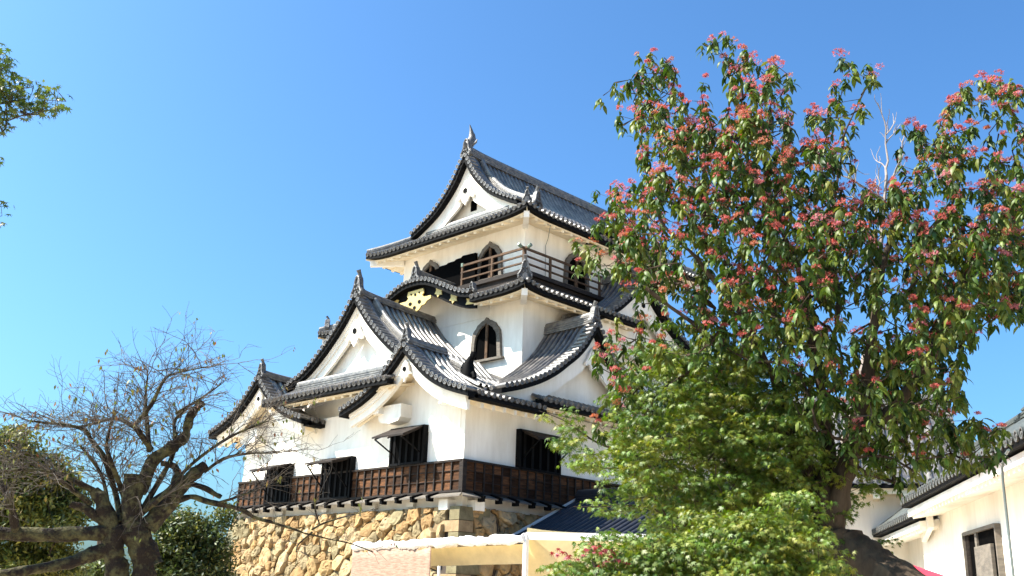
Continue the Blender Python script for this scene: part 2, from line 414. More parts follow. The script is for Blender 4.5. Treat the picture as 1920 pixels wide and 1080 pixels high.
def skirt(parent, M, S0, S1, ze, D, rise, up, e_wall, hipL=True, hipR=True, name='eave_roof', raft=.53, slab=True, upr=1.6, board=.15, soff_z=.22):
    """lean-to eave: local a from S0..S1 along the eave (t=0), going in to t=D; hips cut at 45 deg"""
    roof = MB(); sec, nrow, pp = row_section(S1-S0); nd = 9
    def upz(a):
        v = 0
        if hipL: v = max(v, max(0, 1-(a-S0)/upr))
        if hipR: v = max(v, max(0, 1-(S1-a)/upr))
        return up*v*v
    def dm(a):
        d = D
        if hipL: d = min(d, a-S0)
        if hipR: d = min(d, S1-a)
        return max(d, 0.0)
    rz = lambda d: rise*(.82*(d/D)+.18*(d/D)**2)
    rows = []
    for i in range(nd+1):
        rows.append([])
        for u, h in sec:
            a = S0+u; d = dm(a)*i/nd
            rows[-1].append(M(a, d-.02, ze+rz(d)+upz(a)*(1-d/D)+h*.95+.005))
    roof.grid(rows, 0)
    for k in range(nrow):
        a = S0+(k+.5)*pp; z = ze+upz(a)+.045
        c0 = np.array(M(a, -.06, z-.01)); c1 = np.array(M(a, .25, z+.1))
        disc_end(roof, c0, c0-c1, .092, .14)
    rf = roof.build(name, [M_TILE, M_DISC], parent, smooth=True)
    bd = MB(); sf = MB(); aa = np.linspace(S0, S1, 41)
    def tri(a, d): return min(d, dm(a)) if True else d
    for i in range(40):
        a0, a1 = aa[i], aa[i+1]
        z0, z1 = ze+upz(a0), ze+upz(a1)
        bd.hexa([M(a0,tri(a0,.0),z0-board),M(a1,tri(a1,.0),z1-board),M(a1,tri(a1,.30),z1-board+.02),M(a0,tri(a0,.30),z0-board+.02),
                 M(a0,tri(a0,.0),z0-.005),M(a1,tri(a1,.0),z1-.005),M(a1,tri(a1,.30),z1+.06),M(a0,tri(a0,.30),z0+.06)])
        d0, d1 = tri(a0, e_wall), tri(a1, e_wall)
        i0, i1 = tri(a0, .24), tri(a1, .24)
        lift = lambda d: soff_z*d/e_wall
        sf.hexa([M(a0,i0,z0-board-.075),M(a1,i1,z1-board-.075),M(a1,d1,ze+upz(a1)*(1-d1/e_wall)-board-.075+lift(d1)),M(a0,d0,ze+upz(a0)*(1-d0/e_wall)-board-.075+lift(d0)),
                 M(a0,i0,z0-board-.003),M(a1,i1,z1-board-.003),M(a1,d1,ze+upz(a1)*(1-d1/e_wall)-board-.003+lift(d1)),M(a0,d0,ze+upz(a0)*(1-d0/e_wall)-board-.003+lift(d0))])
    n = int((S1-S0)/raft)
    for k in range(n):
        a = S0+(S1-S0-(n-1)*raft)/2+k*raft
        if dm(a) < .5: continue
        d0, d1 = .26, min(.95, dm(a))
        z0 = ze+upz(a)*(1-d0/e_wall)-board-.078+soff_z*d0/e_wall; z1 = ze+upz(a)*max(0, 1-d1/e_wall)-board-.078+soff_z*d1/e_wall
        w = .065
        sf.hexa([M(a-w,d0,z0-.13),M(a+w,d0,z0-.13),M(a+w,d1,z1-.004),M(a-w,d1,z1-.004),M(a-w,d0,z0),M(a+w,d0,z0),M(a+w,d1,z1),M(a-w,d1,z1)])
    for flag, sgn, s_ in ((hipL,1,S0),(hipR,-1,S1)):
        if flag and sgn < 0:       # hip ridge and the white corner beam (one per corner)
            hr = MB(); path = []
            for d in np.linspace(.02, D, 8): path.append(M(s_+sgn*d, d, ze+rz(d)+up*(1-d/D)+.05))
            sweep_section(hr, path, ridge_section(.28, 2, .08, .085)); hr.build('hip_ridge', M_RIDGE, rf)
            nb = MB(); nb.bar(M(s_+sgn*.16,.16,ze+up-board-.24), M(s_+sgn*e_wall,e_wall,ze-board-.10+soff_z*.6), .22, .26); nb.build('corner_beam', M_PLAST, rf)
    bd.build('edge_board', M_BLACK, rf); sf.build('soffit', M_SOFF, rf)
    return rf

# ---- walls of the three storeys
wl = MB(); wl.box((-13.08, 0, -.05), (0, WY, 3.06)); wl.box((-12.2, .5, 3.06), (-1.0, WY-.5, 3.9)); wl.build('wall', M_PLAST, keep)
wl = MB(); wl.box((-11.58, 4.11, 3.9), (-1.5, WY-4.11, 8.2)); wl.build('wall', M_PLAST, keep)
wl = MB(); wl.box((-10.31, 5.41, 8.2), (-2.77, WY-5.41, 11.75)); wl.build('wall', M_PLAST, keep)

# ---- ground floor: board skirt with battens
def board_skirt(M, a0, a1, panel=.415):
    s = MB(); fr = MB(); h = .93
    nb = 3
    for k in range(nb):
        z0 = h*k/nb; z1 = h*(k+1)/nb+.015
        s.hexa([M(a0,-.105-.0,z0+.0),M(a1,-.105,z0),M(a1,0.02,z0),M(a0,0.02,z0),M(a0,-.075,z1),M(a1,-.075,z1),M(a1,0.02,z1),M(a0,0.02,z1)])
    n = int(round((a1-a0)/panel)); p = (a1-a0)/n
    for k in range(n+1):
        a = a0+k*p; fr.box((a-.028,-.145,-.0),(a+.028,-.10,h-.03),0,M)
        if k < n:
            for q in range(1, 3): fr.box((a+.03, -.122, h*q/3-.010), (a+p-.03, -.098, h*q/3+.010), 0, M)
    fr.box((a0-.06,-.165,h-.03),(a1+.06,.0,h+.035),0,M); fr.box((a0-.06,-.165,-.07),(a1+.06,.0,.0),0,M)
    o = s.build('board_skirt', M_WOODB, keep); fr.build('batten', M_WOODD, o)
    # drip boards with battens, plaster band and beam ends below
    d = MB(); d.hexa([M(a0-.45,-.52,-.26),M(a1+.45,-.52,-.26),M(a1+.1,-.10,-.11),M(a0-.1,-.10,-.11),M(a0-.45,-.52,-.22),M(a1+.45,-.52,-.22),M(a1+.1,-.10,-.075),M(a0-.1,-.10,-.075)])
    dp = d.build('drip_board', M_GREYW, keep)
    n = int((a1-a0)/.78)
    for k in range(n):
        a = a0+.4+k*.78; b2 = MB()
        b2.bar(M(a,-.08,-.05), M(a,-.62,-.225), .10, .075)
        b2.box((a-.05,-.60,-.36),(a+.05,-.36,-.2),0,M)
        b2.build('drip_batten', M_BLACK, dp)
board_skirt(MF(0, 0), -13.08, 0); board_skirt(MR(0, 0), 0, WY)
cp = MB(); cp.box((-.0,-.15,-.07),(.15,.0,.965)); cp.build('corner_post', M_WOODD, keep)
pb = MB(); pb.box((-13.0,.06,-.75),(-.06,WY-.1,-.04)); 
for a in (-12.95, -.75): pb.box((a,-.30,-.62),(a+.42,.2,-.30))
for y in (.30,): pb.box((-.2,y,-.62),(.32,y+.42,-.30))
for a in (-10.2,-7.4,-4.6,-2.6): pb.box((a,-.08,-.45),(a+.35,.1,-.30))
pb.build('plaster_band', M_PLAST, keep)

# ---- ground floor windows with propped shutters
def low_window(M, a0, a1, z0, z1, out, drop):
    w = MB(); w.box((a0,-.16,z0),(a1,.05,z1),0,M)
    o = w.build('window', M_DARK, keep)
    f = MB(); t = .075
    for bx in (((a0-t,-.20,z0-t),(a0,.02,z1+t)), ((a1,-.20,z0-t),(a1+t,.02,z1+t)), ((a0,-.20,z1),(a1,.02,z1+t)), ((a0,-.22,z0-t),(a1,.02,z0))): f.box(*bx, 0, M)
    f.build('frame', M_BLACK, o)
    l = MB(); n = 5
    for k in range(n):
        a = a0+(k+.5)*(a1-a0)/n; l.box((a-.055,-.185,z0+.01),(a+.055,-.162,z1-.01),0,M)
    l.build('lattice', M_BLACK, o)
    s = MB(); s.hexa([M(a0,-out,z1-drop-.03),M(a1,-out,z1-drop-.03),M(a1,-.215,z1-.0),M(a0,-.215,z1-.0),M(a0,-out,z1-drop+.03),M(a1,-out,z1-drop+.03),M(a1,-.215,z1+.055),M(a0,-.215,z1+.055)])
    for k in range(3):
        a = a0+.12+k*(a1-a0-.24)/2; s.hexa([M(a-.03,-out+.04,z1-drop-.08),M(a+.03,-out+.04,z1-drop-.08),M(a+.03,-.23,z1-.06),M(a-.03,-.23,z1-.06),M(a-.03,-out+.04,z1-drop-.031),M(a+.03,-out+.04,z1-drop-.031),M(a+.03,-.23,z1-.001),M(a-.03,-.23,z1-.001)])
    s.build('shutter', M_WOODD, o)
    for a in (a0+.12, a1-.12):
        p = MB(); p.bar(M(a,-out+.05,z1-drop-.06), M(a,-.2,z0+.32), .04, .04); p.build('prop', M_BLACK, o)
F0 = MF(0, 0); R0 = MR(0, 0)
low_window(F0, -3.46, -1.84, 1.02, 2.16, 1.05, .36)
low_window(F0, -7.35, -5.70, .06, 1.40, 1.0, .20)
low_window(F0, -11.0, -9.55, .06, 1.40, 1.0, .20)
low_window(R0, 2.46, 4.42, 1.0, 2.20, .95, .28)
low_window(R0, 9.2, 11.1, 1.0, 2.20, .95, .28)

# ---- flank gables on the front
FP = [(0,4.84),(.4,4.46),(.9,4.02),(1.45,3.62),(2.1,3.28),(2.8,3.03),(3.3,2.88)]
for sgn in (-1, 1):
    M = MF(CX+sgn*4.45, -1.12)
    kw = dict(eaveR=True, eaveL=True)
    rf = gable(keep, M, FP, 0, 1.15 if sgn > 0 else 3.7, 1.105, 2.0, t1r=3.7 if sgn > 0 else 1.15, barge=.42, stripe=True, ridge_t=(.28, 1.95, 2), oni=.62,
               name='flank_gable', barge_cut=.93, wall_w=2.02, **kw)
    pendant(rf, M, 0, 4.10, .17, .62, spiky=True)
    for bx in (((-1.95,.40,2.72),(-1.55,1.1,2.98)), ((1.55,.40,2.72),(1.95,1.1,2.98)), ((-.16,.35,3.98),(.16,1.1,4.16))):
        ns = MB(); ns.box(*bx, 0, M); ns.build('purlin_end', M_PLAST, rf)
    if True:
        cb = MB()
        a = -1.2
        arcp = [M(a+.62*math.sin(q), 1.0, 2.95-.35*math.cos(q)) for q in np.linspace(-1.3,1.3,9)]
        cb.prism([(a-.6,3.0),(a-.6,2.55),(a-.45,2.42),(a,2.36),(a+.45,2.42),(a+.6,2.55),(a+.6,3.0)], M, .62, 1.11)
        cb.build('plaster_bracket', M_PLAST, rf)

# ---- mid eave and the large central gable
skirt(keep, MF(CX, -1.22), -3.75, 3.9, 3.72, 1.35, .62, 0, 1.25, hipL=False, hipR=False, name='eave_roof', raft=.5)
rs = MB(); sweep_section(rs, [(CX-3.2,.02,4.28),(CX+3.4,.02,4.28)], ridge_section(.34,4,.085,.09)); rs.build('wall_ridge', M_RIDGE, keep)
BP = [(0,7.70),(.34,7.28),(.68,6.87),(1.32,6.23),(2.0,5.66),(2.8,5.11),(3.7,4.73),(4.4,4.46),(5.1,4.16),(5.8,3.80),(6.5,3.46)]
BIG = lambda a, t, z: (CX+a, -.02+t, z-.05*max(t, 0)*max(0, 1-abs(a)/2.5))
rf = gable(keep, BIG, BP, 0, 4.15, .62, 4.2, barge=.5, stripe=True, ridge_t=(.3, 4.13, 2), oni=.85, wall_w=3.6, name='central_gable', barge_cut=.8, verge_to=4.25,
           kudari=(.86, .3, 5.45, (-1, 1)), soffit_to=.7)
pendant(rf, BIG, 0, 6.42, .18, .85)
# seated ornament at the foot of the descending ridge
for sgn in (-1, 1):
    st = MB(); x = CX+sgn*5.68; z = 3.92
    st.tube([(x,.84,z-.1),(x,.84,z+.22),(x-.0,.84,z+.42),(x+.06*sgn,.84,z+.56),(x+.13*sgn,.84,z+.66)], [.26,.24,.19,.13,.10], 9)
    st.tube([(x+.13*sgn,.84,z+.62),(x+.20*sgn,.84,z+.72),(x+.24*sgn,.84,z+.84)], [.09,.12,.09], 8)
    st.tube([(x-.30*sgn,.84,z-.05),(x-.18*sgn,.84,z+.12),(x-.02*sgn,.84,z+.3)], [.08,.11,.08], 7)
    st.tube([(x+.10*sgn,.84,z+.0),(x+.28*sgn,.84,z+.08),(x+.32*sgn,.84,z-.08)], [.12,.10,.09], 7)
    st.build('ridge_ornament', M_BLACK, keep, smooth=True)

# ---- right face gable over its eave
RP = [(0,6.46),(.3,6.08),(.55,5.74),(1.1,5.17),(1.55,4.83),(2.2,4.36),(2.8,4.02),(3.8,3.60),(4.85,3.27)]
for yc in (5.45, WY-5.45):
    RG = MR(1.05, yc)
    rf = gable(keep, RG, RP, 0, 3.2 if yc > 8 else 2.6, .85, 3.3, barge=.52, ridge_t=(.3, 2.55, 4), oni=.72, name='side_gable', wall_w=3.4, barge_cut=.97, soffit_to=.9)
    pendant(rf, RG, 0, 5.30, .2, .8)
    skirt(keep, MR(1.28, yc), -3.2, 3.6, 3.12, 1.3, .55, 0, 1.28, hipL=False, hipR=False, name='eave_roof', raft=.5)
skirt(keep, MR(1.28, YC), -1.8, 1.8, 2.85, 1.3, .5, 0, 1.28, hipL=False, hipR=False, name='eave_roof', raft=.5)

# ---- second storey roof: hipped eave, cusped gable in front, upper side gable
H2 = 6.31; ZE2 = 7.62
skirt(keep, MF(CX, 2.84), 3.42, H2, ZE2, 2.5, 1.35, .16, 1.27, hipL=False); skirt(keep, MF(CX, 2.84), -H2, -3.42, ZE2, 2.5, 1.35, .16, 1.27, hipR=False)
skirt(keep, MR(CX+H2, 2.84), 0, 7.2, ZE2, 2.5, 1.35, .16, 1.27, hipL=True, hipR=False)
skirt(keep, lambda a, t, z: (CX-H2+t, 2.84-a, z), -7.2, 0, ZE2, 2.5, 1.35, .16, 1.27, hipL=False, hipR=True)
def diag(px_, py_, sx): return lambda a, t, z: (px_+(a-t*1.0)*.7071 if sx > 0 else px_+(a+t)*.7071, py_+((a if sx > 0 else -a)+t)*.7071, z)
ornament(keep, diag(CX+H2-.22, 2.84+.22, 1), 0, ZE2+.42, 0, .72)
ornament(keep, diag(CX-H2+.22, 2.84+.22, -1), 0, ZE2+.42, 0, .5)
KP = [(0,8.93),(.35,8.92),(.8,8.84),(1.3,8.66),(1.9,8.38),(2.5,8.10),(3.0,7.92),(3.45,7.84)]
KM = MF(CX, 2.80)
kf = gable(keep, KM, KP, 0, 2.5, 1.29, 7.2, barge=.36, barge_mat=M_BLACK, ridge_t=(.3, 2.6, 5), oni=.74, wall_w=3.45, name='cusped_gable', soffit_to=1.3)
def emblem(M, a0, z0, t, s, rot=0):
    mb = MB(); pts = []
    for k in range(12):
        an = k*math.pi/6+rot; rr = s*(1 if k % 2 == 0 else .62)
        pts.append((a0+rr*math.cos(an), z0+rr*math.sin(an)))
    mb.prism(pts, M, t, t+.03); return mb
go = MB()
half = [(0,.36),(.46,.36),(.52,.18),(.42,.08),(.55,-.02),(.95,-.02),(.98,-.14),(.72,-.22),(.60,-.34),(.40,-.36),(.28,-.50),(.12,-.55),(0,-.56)]
go.prism([(x,8.28+z) for x, z in half]+[(-x,8.28+z) for x, z in reversed(half[1:-1])], KM, .22, .28, 0)
for x, z, r_ in ((-.28,8.1,.10),(.28,8.1,.10),(0,7.9,.09),(0,8.45,.07),(-.25,8.5,.05),(.25,8.5,.05)):
    go.prism([(x+r_*math.cos(q*math.pi/4), z+r_*math.sin(q*math.pi/4)*.8) for q in range(8)], KM, .20, .219, 1)
go.build('gable_pendant', [M_GOLD, M_BLACK], kf)
for sx in (-1, 1):
    for a, z, s in ((1.35,8.36,.26),(2.25,7.93,.26)): emblem(KM, sx*a, z, .285, s, .3).build('gilt_fitting', M_GOLD, kf)
    q = MB(); q.prism([(sx*2.95,7.50),(sx*3.5,7.46),(sx*3.42,7.6),(sx*3.5,7.75),(sx*2.95,7.79),(sx*3.03,7.64)], KM, .285, .315); q.build('gilt_fitting', M_GOLD, kf)
    ornament(kf, KM, sx*3.5, 7.9, .05, .42, fin=False)
UP = [(0,9.95),(.3,9.50),(.7,9.06),(1.2,8.62),(1.7,8.22),(2.2,7.90),(3.2,7.42),(4.4,7.02)]
UM = MR(-.42, YC+.1)
uf = gable(keep, UM, UP, 0, 2.3, .7, 6.5, barge=.6, ridge_t=(.3, 2.3, 4), oni=.85, wall_w=4.0, name='upper_side_gable', soffit_to=.75)
pendant(uf, UM, 0, 8.75, .2, .85)
ur = MB(); sweep_section(ur, [UM(-4.4,.75,7.0),UM(-3.2,.75,7.42)], ridge_section(.30,3)); ur.build('descending_ridge', M_RIDGE, uf)

# ---- bell-shaped windows
def bell(M, a0, z0, w, h):
    half = [(.50,0),(.475,.30),(.455,.56),(.43,.66),(.38,.74),(.33,.78),(.28,.86),(.20,.90),(.13,.945),(.06,.96),(0,1.03)]
    out = [(a0-x*w, z0+z*h) for x, z in half]+[(a0+x*w, z0+z*h) for x, z in reversed(half[:-1])]
    ins = [(a0-x*w*.78, z0+.02+z*h*.86) for x, z in half]+[(a0+x*w*.78, z0+.02+z*h*.86) for x, z in reversed(half[:-1])]
    d = MB(); d.prism(ins, M, -.035, -.005); o = d.build('bell_window', M_DARK, keep)
    f = MB(); f.ringprism(out, ins, M, -.13, .02); f.box((a0-.56*w,-.19,z0-.09),(a0+.56*w,.02,z0-.002),0,M); f.build('frame', M_GREYW, o)
    b = MB(); b.box((a0-.05,-.09,z0+.02),(a0+.08,-.04,z0+h*.86),0,M); b.build('mullion', M_WOODM, o)
F2 = MF(0, 4.11); F3 = MF(0, 5.41); R3 = MR(-2.77, 0)
bell(F2, -3.35, 5.50, 1.68, 1.62); bell(F2, 2*CX+3.35, 5.50, 1.68, 1.62)
bell(F3, -4.68, 9.35, 1.5, 1.58); bell(F3, 2*CX+4.68, 9.35, 1.5, 1.58)
for y in (8.55, WY-8.55): bell(R3, y, 9.35, 1.6, 1.62)

# ---- balcony with railing
bal = MB(); bal.box((-5.7,4.55,8.86),(-1.95,5.40,9.02)); bal.box((-2.765,5.40,8.86),(-1.95,9.5,9.02)); bal.box((-5.65,4.66,8.5),(-2.1,5.3,8.86)); bal.box((-2.7,5.3,8.5),(-2.1,9.4,8.86))
bo = bal.build('balcony', M_WOODD, keep)
ra = MB()
for z, o_, hh in ((9.90,.30,.085),(9.60,.0,.06),(9.30,.0,.06)):
    ra.bar((-5.62,4.64,z),(-2.03+o_*.8,4.64,z),.075,hh); ra.bar((-2.03,4.64-o_*.8,z+.002),(-2.03,9.4,z+.002),.075,hh)
rl = ra.build('railing', M_WOODM, keep)
PB = [((x-.045,4.6,9.02),(x+.045,4.68,9.86)) for x in (-5.55,-3.8)]+[((-2.09,4.58,9.02),(-1.97,4.70,9.87))]+[((-2.07,y-.045,9.02),(-1.99,y+.045,9.86)) for y in (6.15,7.7,9.25)]
PB += [] and [((x-.025,4.61,9.02),(x+.025,4.67,9.28)) for x in np.arange(-5.2,-2.1,.44)]+[((-2.06,y-.025,9.02),(-2.0,y+.025,9.28)) for y in np.arange(5.0,9.2,.44)]
for bx in PB: posts = MB(); posts.box(*bx); posts.build('baluster', M_WOODM, rl)
for pa, pb in (((-1.84,4.64,9.9),(-1.68,4.64,9.97)),((-2.03,4.45,9.9),(-2.03,4.28,9.97)),((-5.55,4.64,9.85),(-5.55,4.64,10.0))):
    cpz = MB(); cpz.tube([pa,pb],[.07,.075],8); cpz.build('rail_cap', M_COPPER, rl)
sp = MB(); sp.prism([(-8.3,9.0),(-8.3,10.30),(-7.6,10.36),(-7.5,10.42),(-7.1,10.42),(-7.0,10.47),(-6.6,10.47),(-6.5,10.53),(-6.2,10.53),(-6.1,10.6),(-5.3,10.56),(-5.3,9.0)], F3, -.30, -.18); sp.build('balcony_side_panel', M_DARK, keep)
lc = MB(); lc.tube([(-1.7,5.75,11.1),(-2.55,6.55,10.95),(-2.72,6.6,10.7),(-2.72,6.62,9.1)], .012, 5); lc.build('lightning_cable', M_PIPE, keep)

# ---- top roof
TX = 5.03; ZE3 = 11.36; TD = 1.75; TR = 1.12
skirt(keep, MF(CX, 4.16), -TX, TX, ZE3, TD, TR, .17, 1.25)
YB = WY-4.16
skirt(keep, MR(CX+TX, YC), 4.16-YC, YB-YC, ZE3, TD, TR, .17, 1.25)
skirt(keep, lambda a, t, z: (CX-TX+t, YC-a, z), 4.16-YC, YB-YC, ZE3, TD, TR, .17, 1.25)
ornament(keep, diag(CX+TX-.2, 4.16+.2, 1), 0, ZE3+.40, 0, .5)
TP = [(0,15.46),(.25,15.08),(.5,14.66),(.81,14.23),(1.23,13.78),(1.8,13.28),(2.4,12.92),(3.0,12.62),(3.34,12.47)]
TM = MF(CX, 5.28)
tf = gable(keep, TM, TP, 0, 10.0, .75, 12.2, barge=.62, stripe=False, ridge_t=(.25, 10.0, 4), oni=0, name='top_roof', wall_w=3.2, soffit_to=.8,
           kudari=(.95, .25, 3.5, (-1, 1)))
ornament(tf, TM, 0, 15.56, .12, .85, fin=False)
pendant(tf, TM, 0, 13.92, .2, .92)
gw = MB(); gw.box((-.18,.735,13.02),(.20,.78,13.52),0,TM); gw.build('gable_window', M_DARK, tf)
rs = MB(); sweep_section(rs, [(CX-2.6,5.72,12.32),(CX+2.6,5.72,12.32)], ridge_section(.34,3,.085,.09)); rs.build('wall_ridge', M_RIDGE, tf)
for sx in (-1, 1): ornament(tf, lambda a, t, z: (CX+sx*(3.62-t), 5.28+.95+a, z), 0, 12.42, -.05, .75)
# fish finial
sh = MB(); x, y0, z = CX, 5.62, 15.92
sh.tube([(x,y0-.12,z-.06),(x,y0-.06,z+.14),(x,y0+.06,z+.36),(x,y0+.10,z+.56),(x,y0+.06,z+.74),(x,y0+.02,z+.90),(x,y0-.06,z+1.12)], [.20,.22,.19,.15,.11,.07,.015], 9)
sh.tube([(x,y0-.16,z-.02),(x,y0-.30,z+.06),(x,y0-.34,z+.16)], [.13,.10,.06], 7)
for s in (-1, 1): sh.tube([(x+s*.14,y0,z+.1),(x+s*.26,y0+.12,z+.24),(x+s*.30,y0+.16,z+.40)], [.09,.06,.01], 5)
for q, (yy, zz) in enumerate(((.26,.18),(.30,.36),(.27,.54))): sh.tube([(x,y0+yy-.16,z+zz-.03),(x,y0+yy,z+zz)], [.08,.01], 4)
sh.tube([(x,y0+.06,z+.78),(x,y0+.20,z+.70),(x,y0+.36,z+.50)], [.09,.08,.01], 5)
sh.build('fish_finial', M_ORN, tf, smooth=True)
kp = MR(CX+TX+.03, YC+.2)
TK = [(0,12.28),(.35,12.26),(.8,12.14),(1.3,11.9),(1.8,11.66),(2.3,11.5)]
k3 = gable(keep, kp, TK, 0, 1.9, .9, 11.3, barge=.3, barge_mat=M_BLACK, ridge_t=(.3, 2.2, 2), oni=.5, wall_w=2.2, name='cusped_gable', soffit_to=1.2)
go = MB(); go.prism([(x*.8,11.72+z*.8) for x, z in half]+[(-x*.8,11.72+z*.8) for x, z in reversed(half[1:-1])], kp, .22, .28); go.build('gable_pendant', M_GOLD, k3)
for sx in (-1, 1):
    emblem(kp, sx*1.25, 11.62, .285, .22, .3).build('gilt_fitting', M_GOLD, k3)
    q = MB(); q.prism([(sx*1.85,11.12),(sx*2.3,11.08),(sx*2.22,11.22),(sx*2.3,11.40),(sx*1.85,11.42),(sx*1.93,11.28)], kp, .285, .315); q.build('gilt_fitting', M_GOLD, k3)

# ================================================================== STONE BASE
def clip_poly(poly, p, nrm):
    out = []
    for i in range(len(poly)):
        a, b = poly[i], poly[(i+1) % len(poly)]
        da, db = (a-p) @ nrm, (b-p) @ nrm
        if da <= 0: out.append(a)
        if (da < 0) != (db < 0) and abs(da-db) > 1e-9: out.append(a+(b-a)*(da/(da-db)))
    return out
STONE_V, STONE_F, STONE_C = [], [], []
def stone_poly(poly, M, col, depth):
    """one boulder: rough outline, bulging, tilted face"""
    poly = np.array(poly); c = poly.mean(0)
    # densify the outline, then rough it
    pts = []
    for i in range(len(poly)):
        a, b = poly[i], poly[(i+1) % len(poly)]; L = np.linalg.norm(b-a); k = max(1, int(L/.11))
        for q in range(k): pts.append(a+(b-a)*q/k)
    pts = np.array(pts); n = len(pts)
    if n < 4: return
    pts += rng.normal(0, .010, pts.shape)
    size = math.sqrt(abs(np.ptp(pts[:,0])*np.ptp(pts[:,1])))
    gx, gz = rng.normal(0, .16, 2); rings = []
    nx = rng.uniform(-.25,.25,2)
    for f, dp in ((1.0,-.35),(1.0,.2),(.975,.66),(.91,.92),(.6,1.0),(.3,1.0)):
        ring = []
        for p in pts:
            q = c+(p-c)*f
            o = depth*dp + (gx*(q[0]-c[0])+gz*(q[1]-c[1]))*(.0 if dp < 0 else 1.0) + (rng.normal(0,.014) if dp > 0 else 0)
            # a broken facet
            o -= max(0, ((q-c)@nx)*2.2-.06*size)*(1 if dp > 0 else 0)
            ring.append(M(q[0], -o, q[1]))
        rings.append(ring)
    base = len(STONE_V); allv = [p for r_ in rings for p in r_]+[M(c[0], -depth*1.05+rng.normal(0,.01), c[1])]
    STONE_V.extend(allv); STONE_C.extend([col]*len(allv))
    for k in range(len(rings)-1):
        for j in range(n):
            STONE_F.append((base+k*n+j, base+k*n+(j+1)%n, base+(k+1)*n+(j+1)%n, base+(k+1)*n+j))
    last = base+(len(rings)-1)*n; ce = base+len(rings)*n
    for j in range(n): STONE_F.append((last+j, last+(j+1)%n, ce, ce))
TANS = [(.60,.43,.22),(.64,.47,.26),(.55,.37,.17),(.66,.52,.32),(.50,.33,.16),(.60,.46,.27),(.40,.33,.20)]
def stone_field(M, a0, a1, z0, z1, nbig):
    pts, rad = [], []
    tries = 0
    while len(pts) < nbig and tries < 20000:
        tries += 1; p = np.array([rng.uniform(a0,a1), rng.uniform(z0,z1)]); r_ = rng.choice([.42,.35,.29,.23,.18])
        if all(np.hypot(*((p-q)*np.array([.85,1.1]))) > (r_+s)*.88 for q, s in zip(pts, rad)): pts.append(p); rad.append(r_)
    tries = 0; nb = len(pts)
    while tries < 5000:
        tries += 1; p = np.array([rng.uniform(a0,a1), rng.uniform(z0,z1)]); r_ = rng.choice([.11,.085,.06])
        if all(np.hypot(*(p-q)) > (r_+s)*.96 for q, s in zip(pts, rad)): pts.append(p); rad.append(r_)
    P = np.array(pts); rad = np.array(rad)
    for i in range(len(P)):
        poly = [np.array(q, float) for q in ((a0,z0),(a1,z0),(a1,z1),(a0,z1))]
        d = np.hypot(*(P-P[i]).T); near = np.argsort(d)[1:18]
        for j in near:
            v = P[j]-P[i]; L = np.linalg.norm(v)
            off = (L*L+rad[i]**2-rad[j]**2)/(2*L)
            poly = clip_poly(poly, P[i]+v/L*(off-.004), v/L)
            if len(poly) < 3: break
        if len(poly) >= 3:
            big = rad[i] > .15
            col = TANS[rng.integers(len(TANS))]
            if rng.random() < .10: col = (.38,.33,.20)
            k = rng.uniform(.85,1.12); col = tuple(c_*k for c_ in col)
            stone_poly(poly, M, col, (.13 if big else .035)*rng.uniform(.7,1.3))
BAT = .21
def MFs(a, t, z): return (a, -.20-BAT*(-.55-z)+t, z)           # battered front face
def MRs(a, t, z): return (.14+BAT*(-.55-z)-t, a, z)
zt, zb = -.52, GZ
xr = lambda z: .14+BAT*(-.55-z); xl = lambda z: -13.0-BAT*(-.55-z)
def seg_field(Mw, lo, hi, nb): stone_field(Mw, lo, hi, -3.4, zt, nb)
seg_field(MFs, -12.8, -.35, 150); seg_field(MRs, .3, 9.0, 95)
stone_field(MFs, -13.6, .3, zb, -3.4, 60); stone_field(MRs, .0, 9.0, zb, -3.4, 40)
def corner_block(z0, z1, lx, ly, col):
    """dressed corner stone wrapping the edge"""
    e = .06
    for (Mw, a0, a1) in ((MFs, None, None),):
        p = [(xr(z0)+e-lx, -.2-BAT*(-.55-z0)-e, z0),(xr(z0)+e, -.2-BAT*(-.55-z0)-e, z0),(xr(z0)+e, -.2-BAT*(-.55-z0)-e+ly, z0),(xr(z0)+e-lx, -.2-BAT*(-.55-z0)-e+ly, z0),
             (xr(z1)+e-lx, -.2-BAT*(-.55-z1)-e, z1),(xr(z1)+e, -.2-BAT*(-.55-z1)-e, z1),(xr(z1)+e, -.2-BAT*(-.55-z1)-e+ly, z1),(xr(z1)+e-lx, -.2-BAT*(-.55-z1)-e+ly, z1)]
    b = len(STONE_V); STONE_V.extend(p); STONE_C.extend([col]*8)
    STONE_F.extend([(b+i, b+j, b+k, b+l) for i,j,k,l in ((3,2,1,0),(4,5,6,7),(0,1,5,4),(1,2,6,5),(2,3,7,6),(3,0,4,7))])
z = -.52; k = 0
GREY = (.29,.26,.16)
while z > -5.0:
    h = rng.uniform(.36,.5)
    lx, ly = ((.45,1.35) if k % 2 == 0 else (1.25,.62)); col = GREY if k % 2 == 0 else (.47,.35,.21)
    corner_block(z-h+.02, z, lx, ly, col)
    h2 = h; z0 = z-h+.02
    b = len(STONE_V); lx2 = .85 if k % 2 else .55     # far left corner
    p = [(xl(z0)-.05, -.2-BAT*(-.55-z0)-.06, z0),(xl(z0)+lx2, -.2-BAT*(-.55-z0)-.06, z0),(xl(z0)+lx2, 1.0, z0),(xl(z0)-.05, 1.0, z0),
         (xl(z)-.05, -.2-BAT*(-.55-z)-.06, z),(xl(z)+lx2, -.2-BAT*(-.55-z)-.06, z),(xl(z)+lx2, 1.0, z),(xl(z)-.05, 1.0, z)]
    STONE_V.extend(p); STONE_C.extend([(.30,.29,.20) if k in (1,2) else (.46,.34,.2)]*8)
    STONE_F.extend([(b+i, b+j, b+k_, b+l) for i,j,k_,l in ((3,2,1,0),(4,5,6,7),(0,1,5,4),(1,2,6,5),(2,3,7,6),(3,0,4,7))])
    z -= h; k += 1
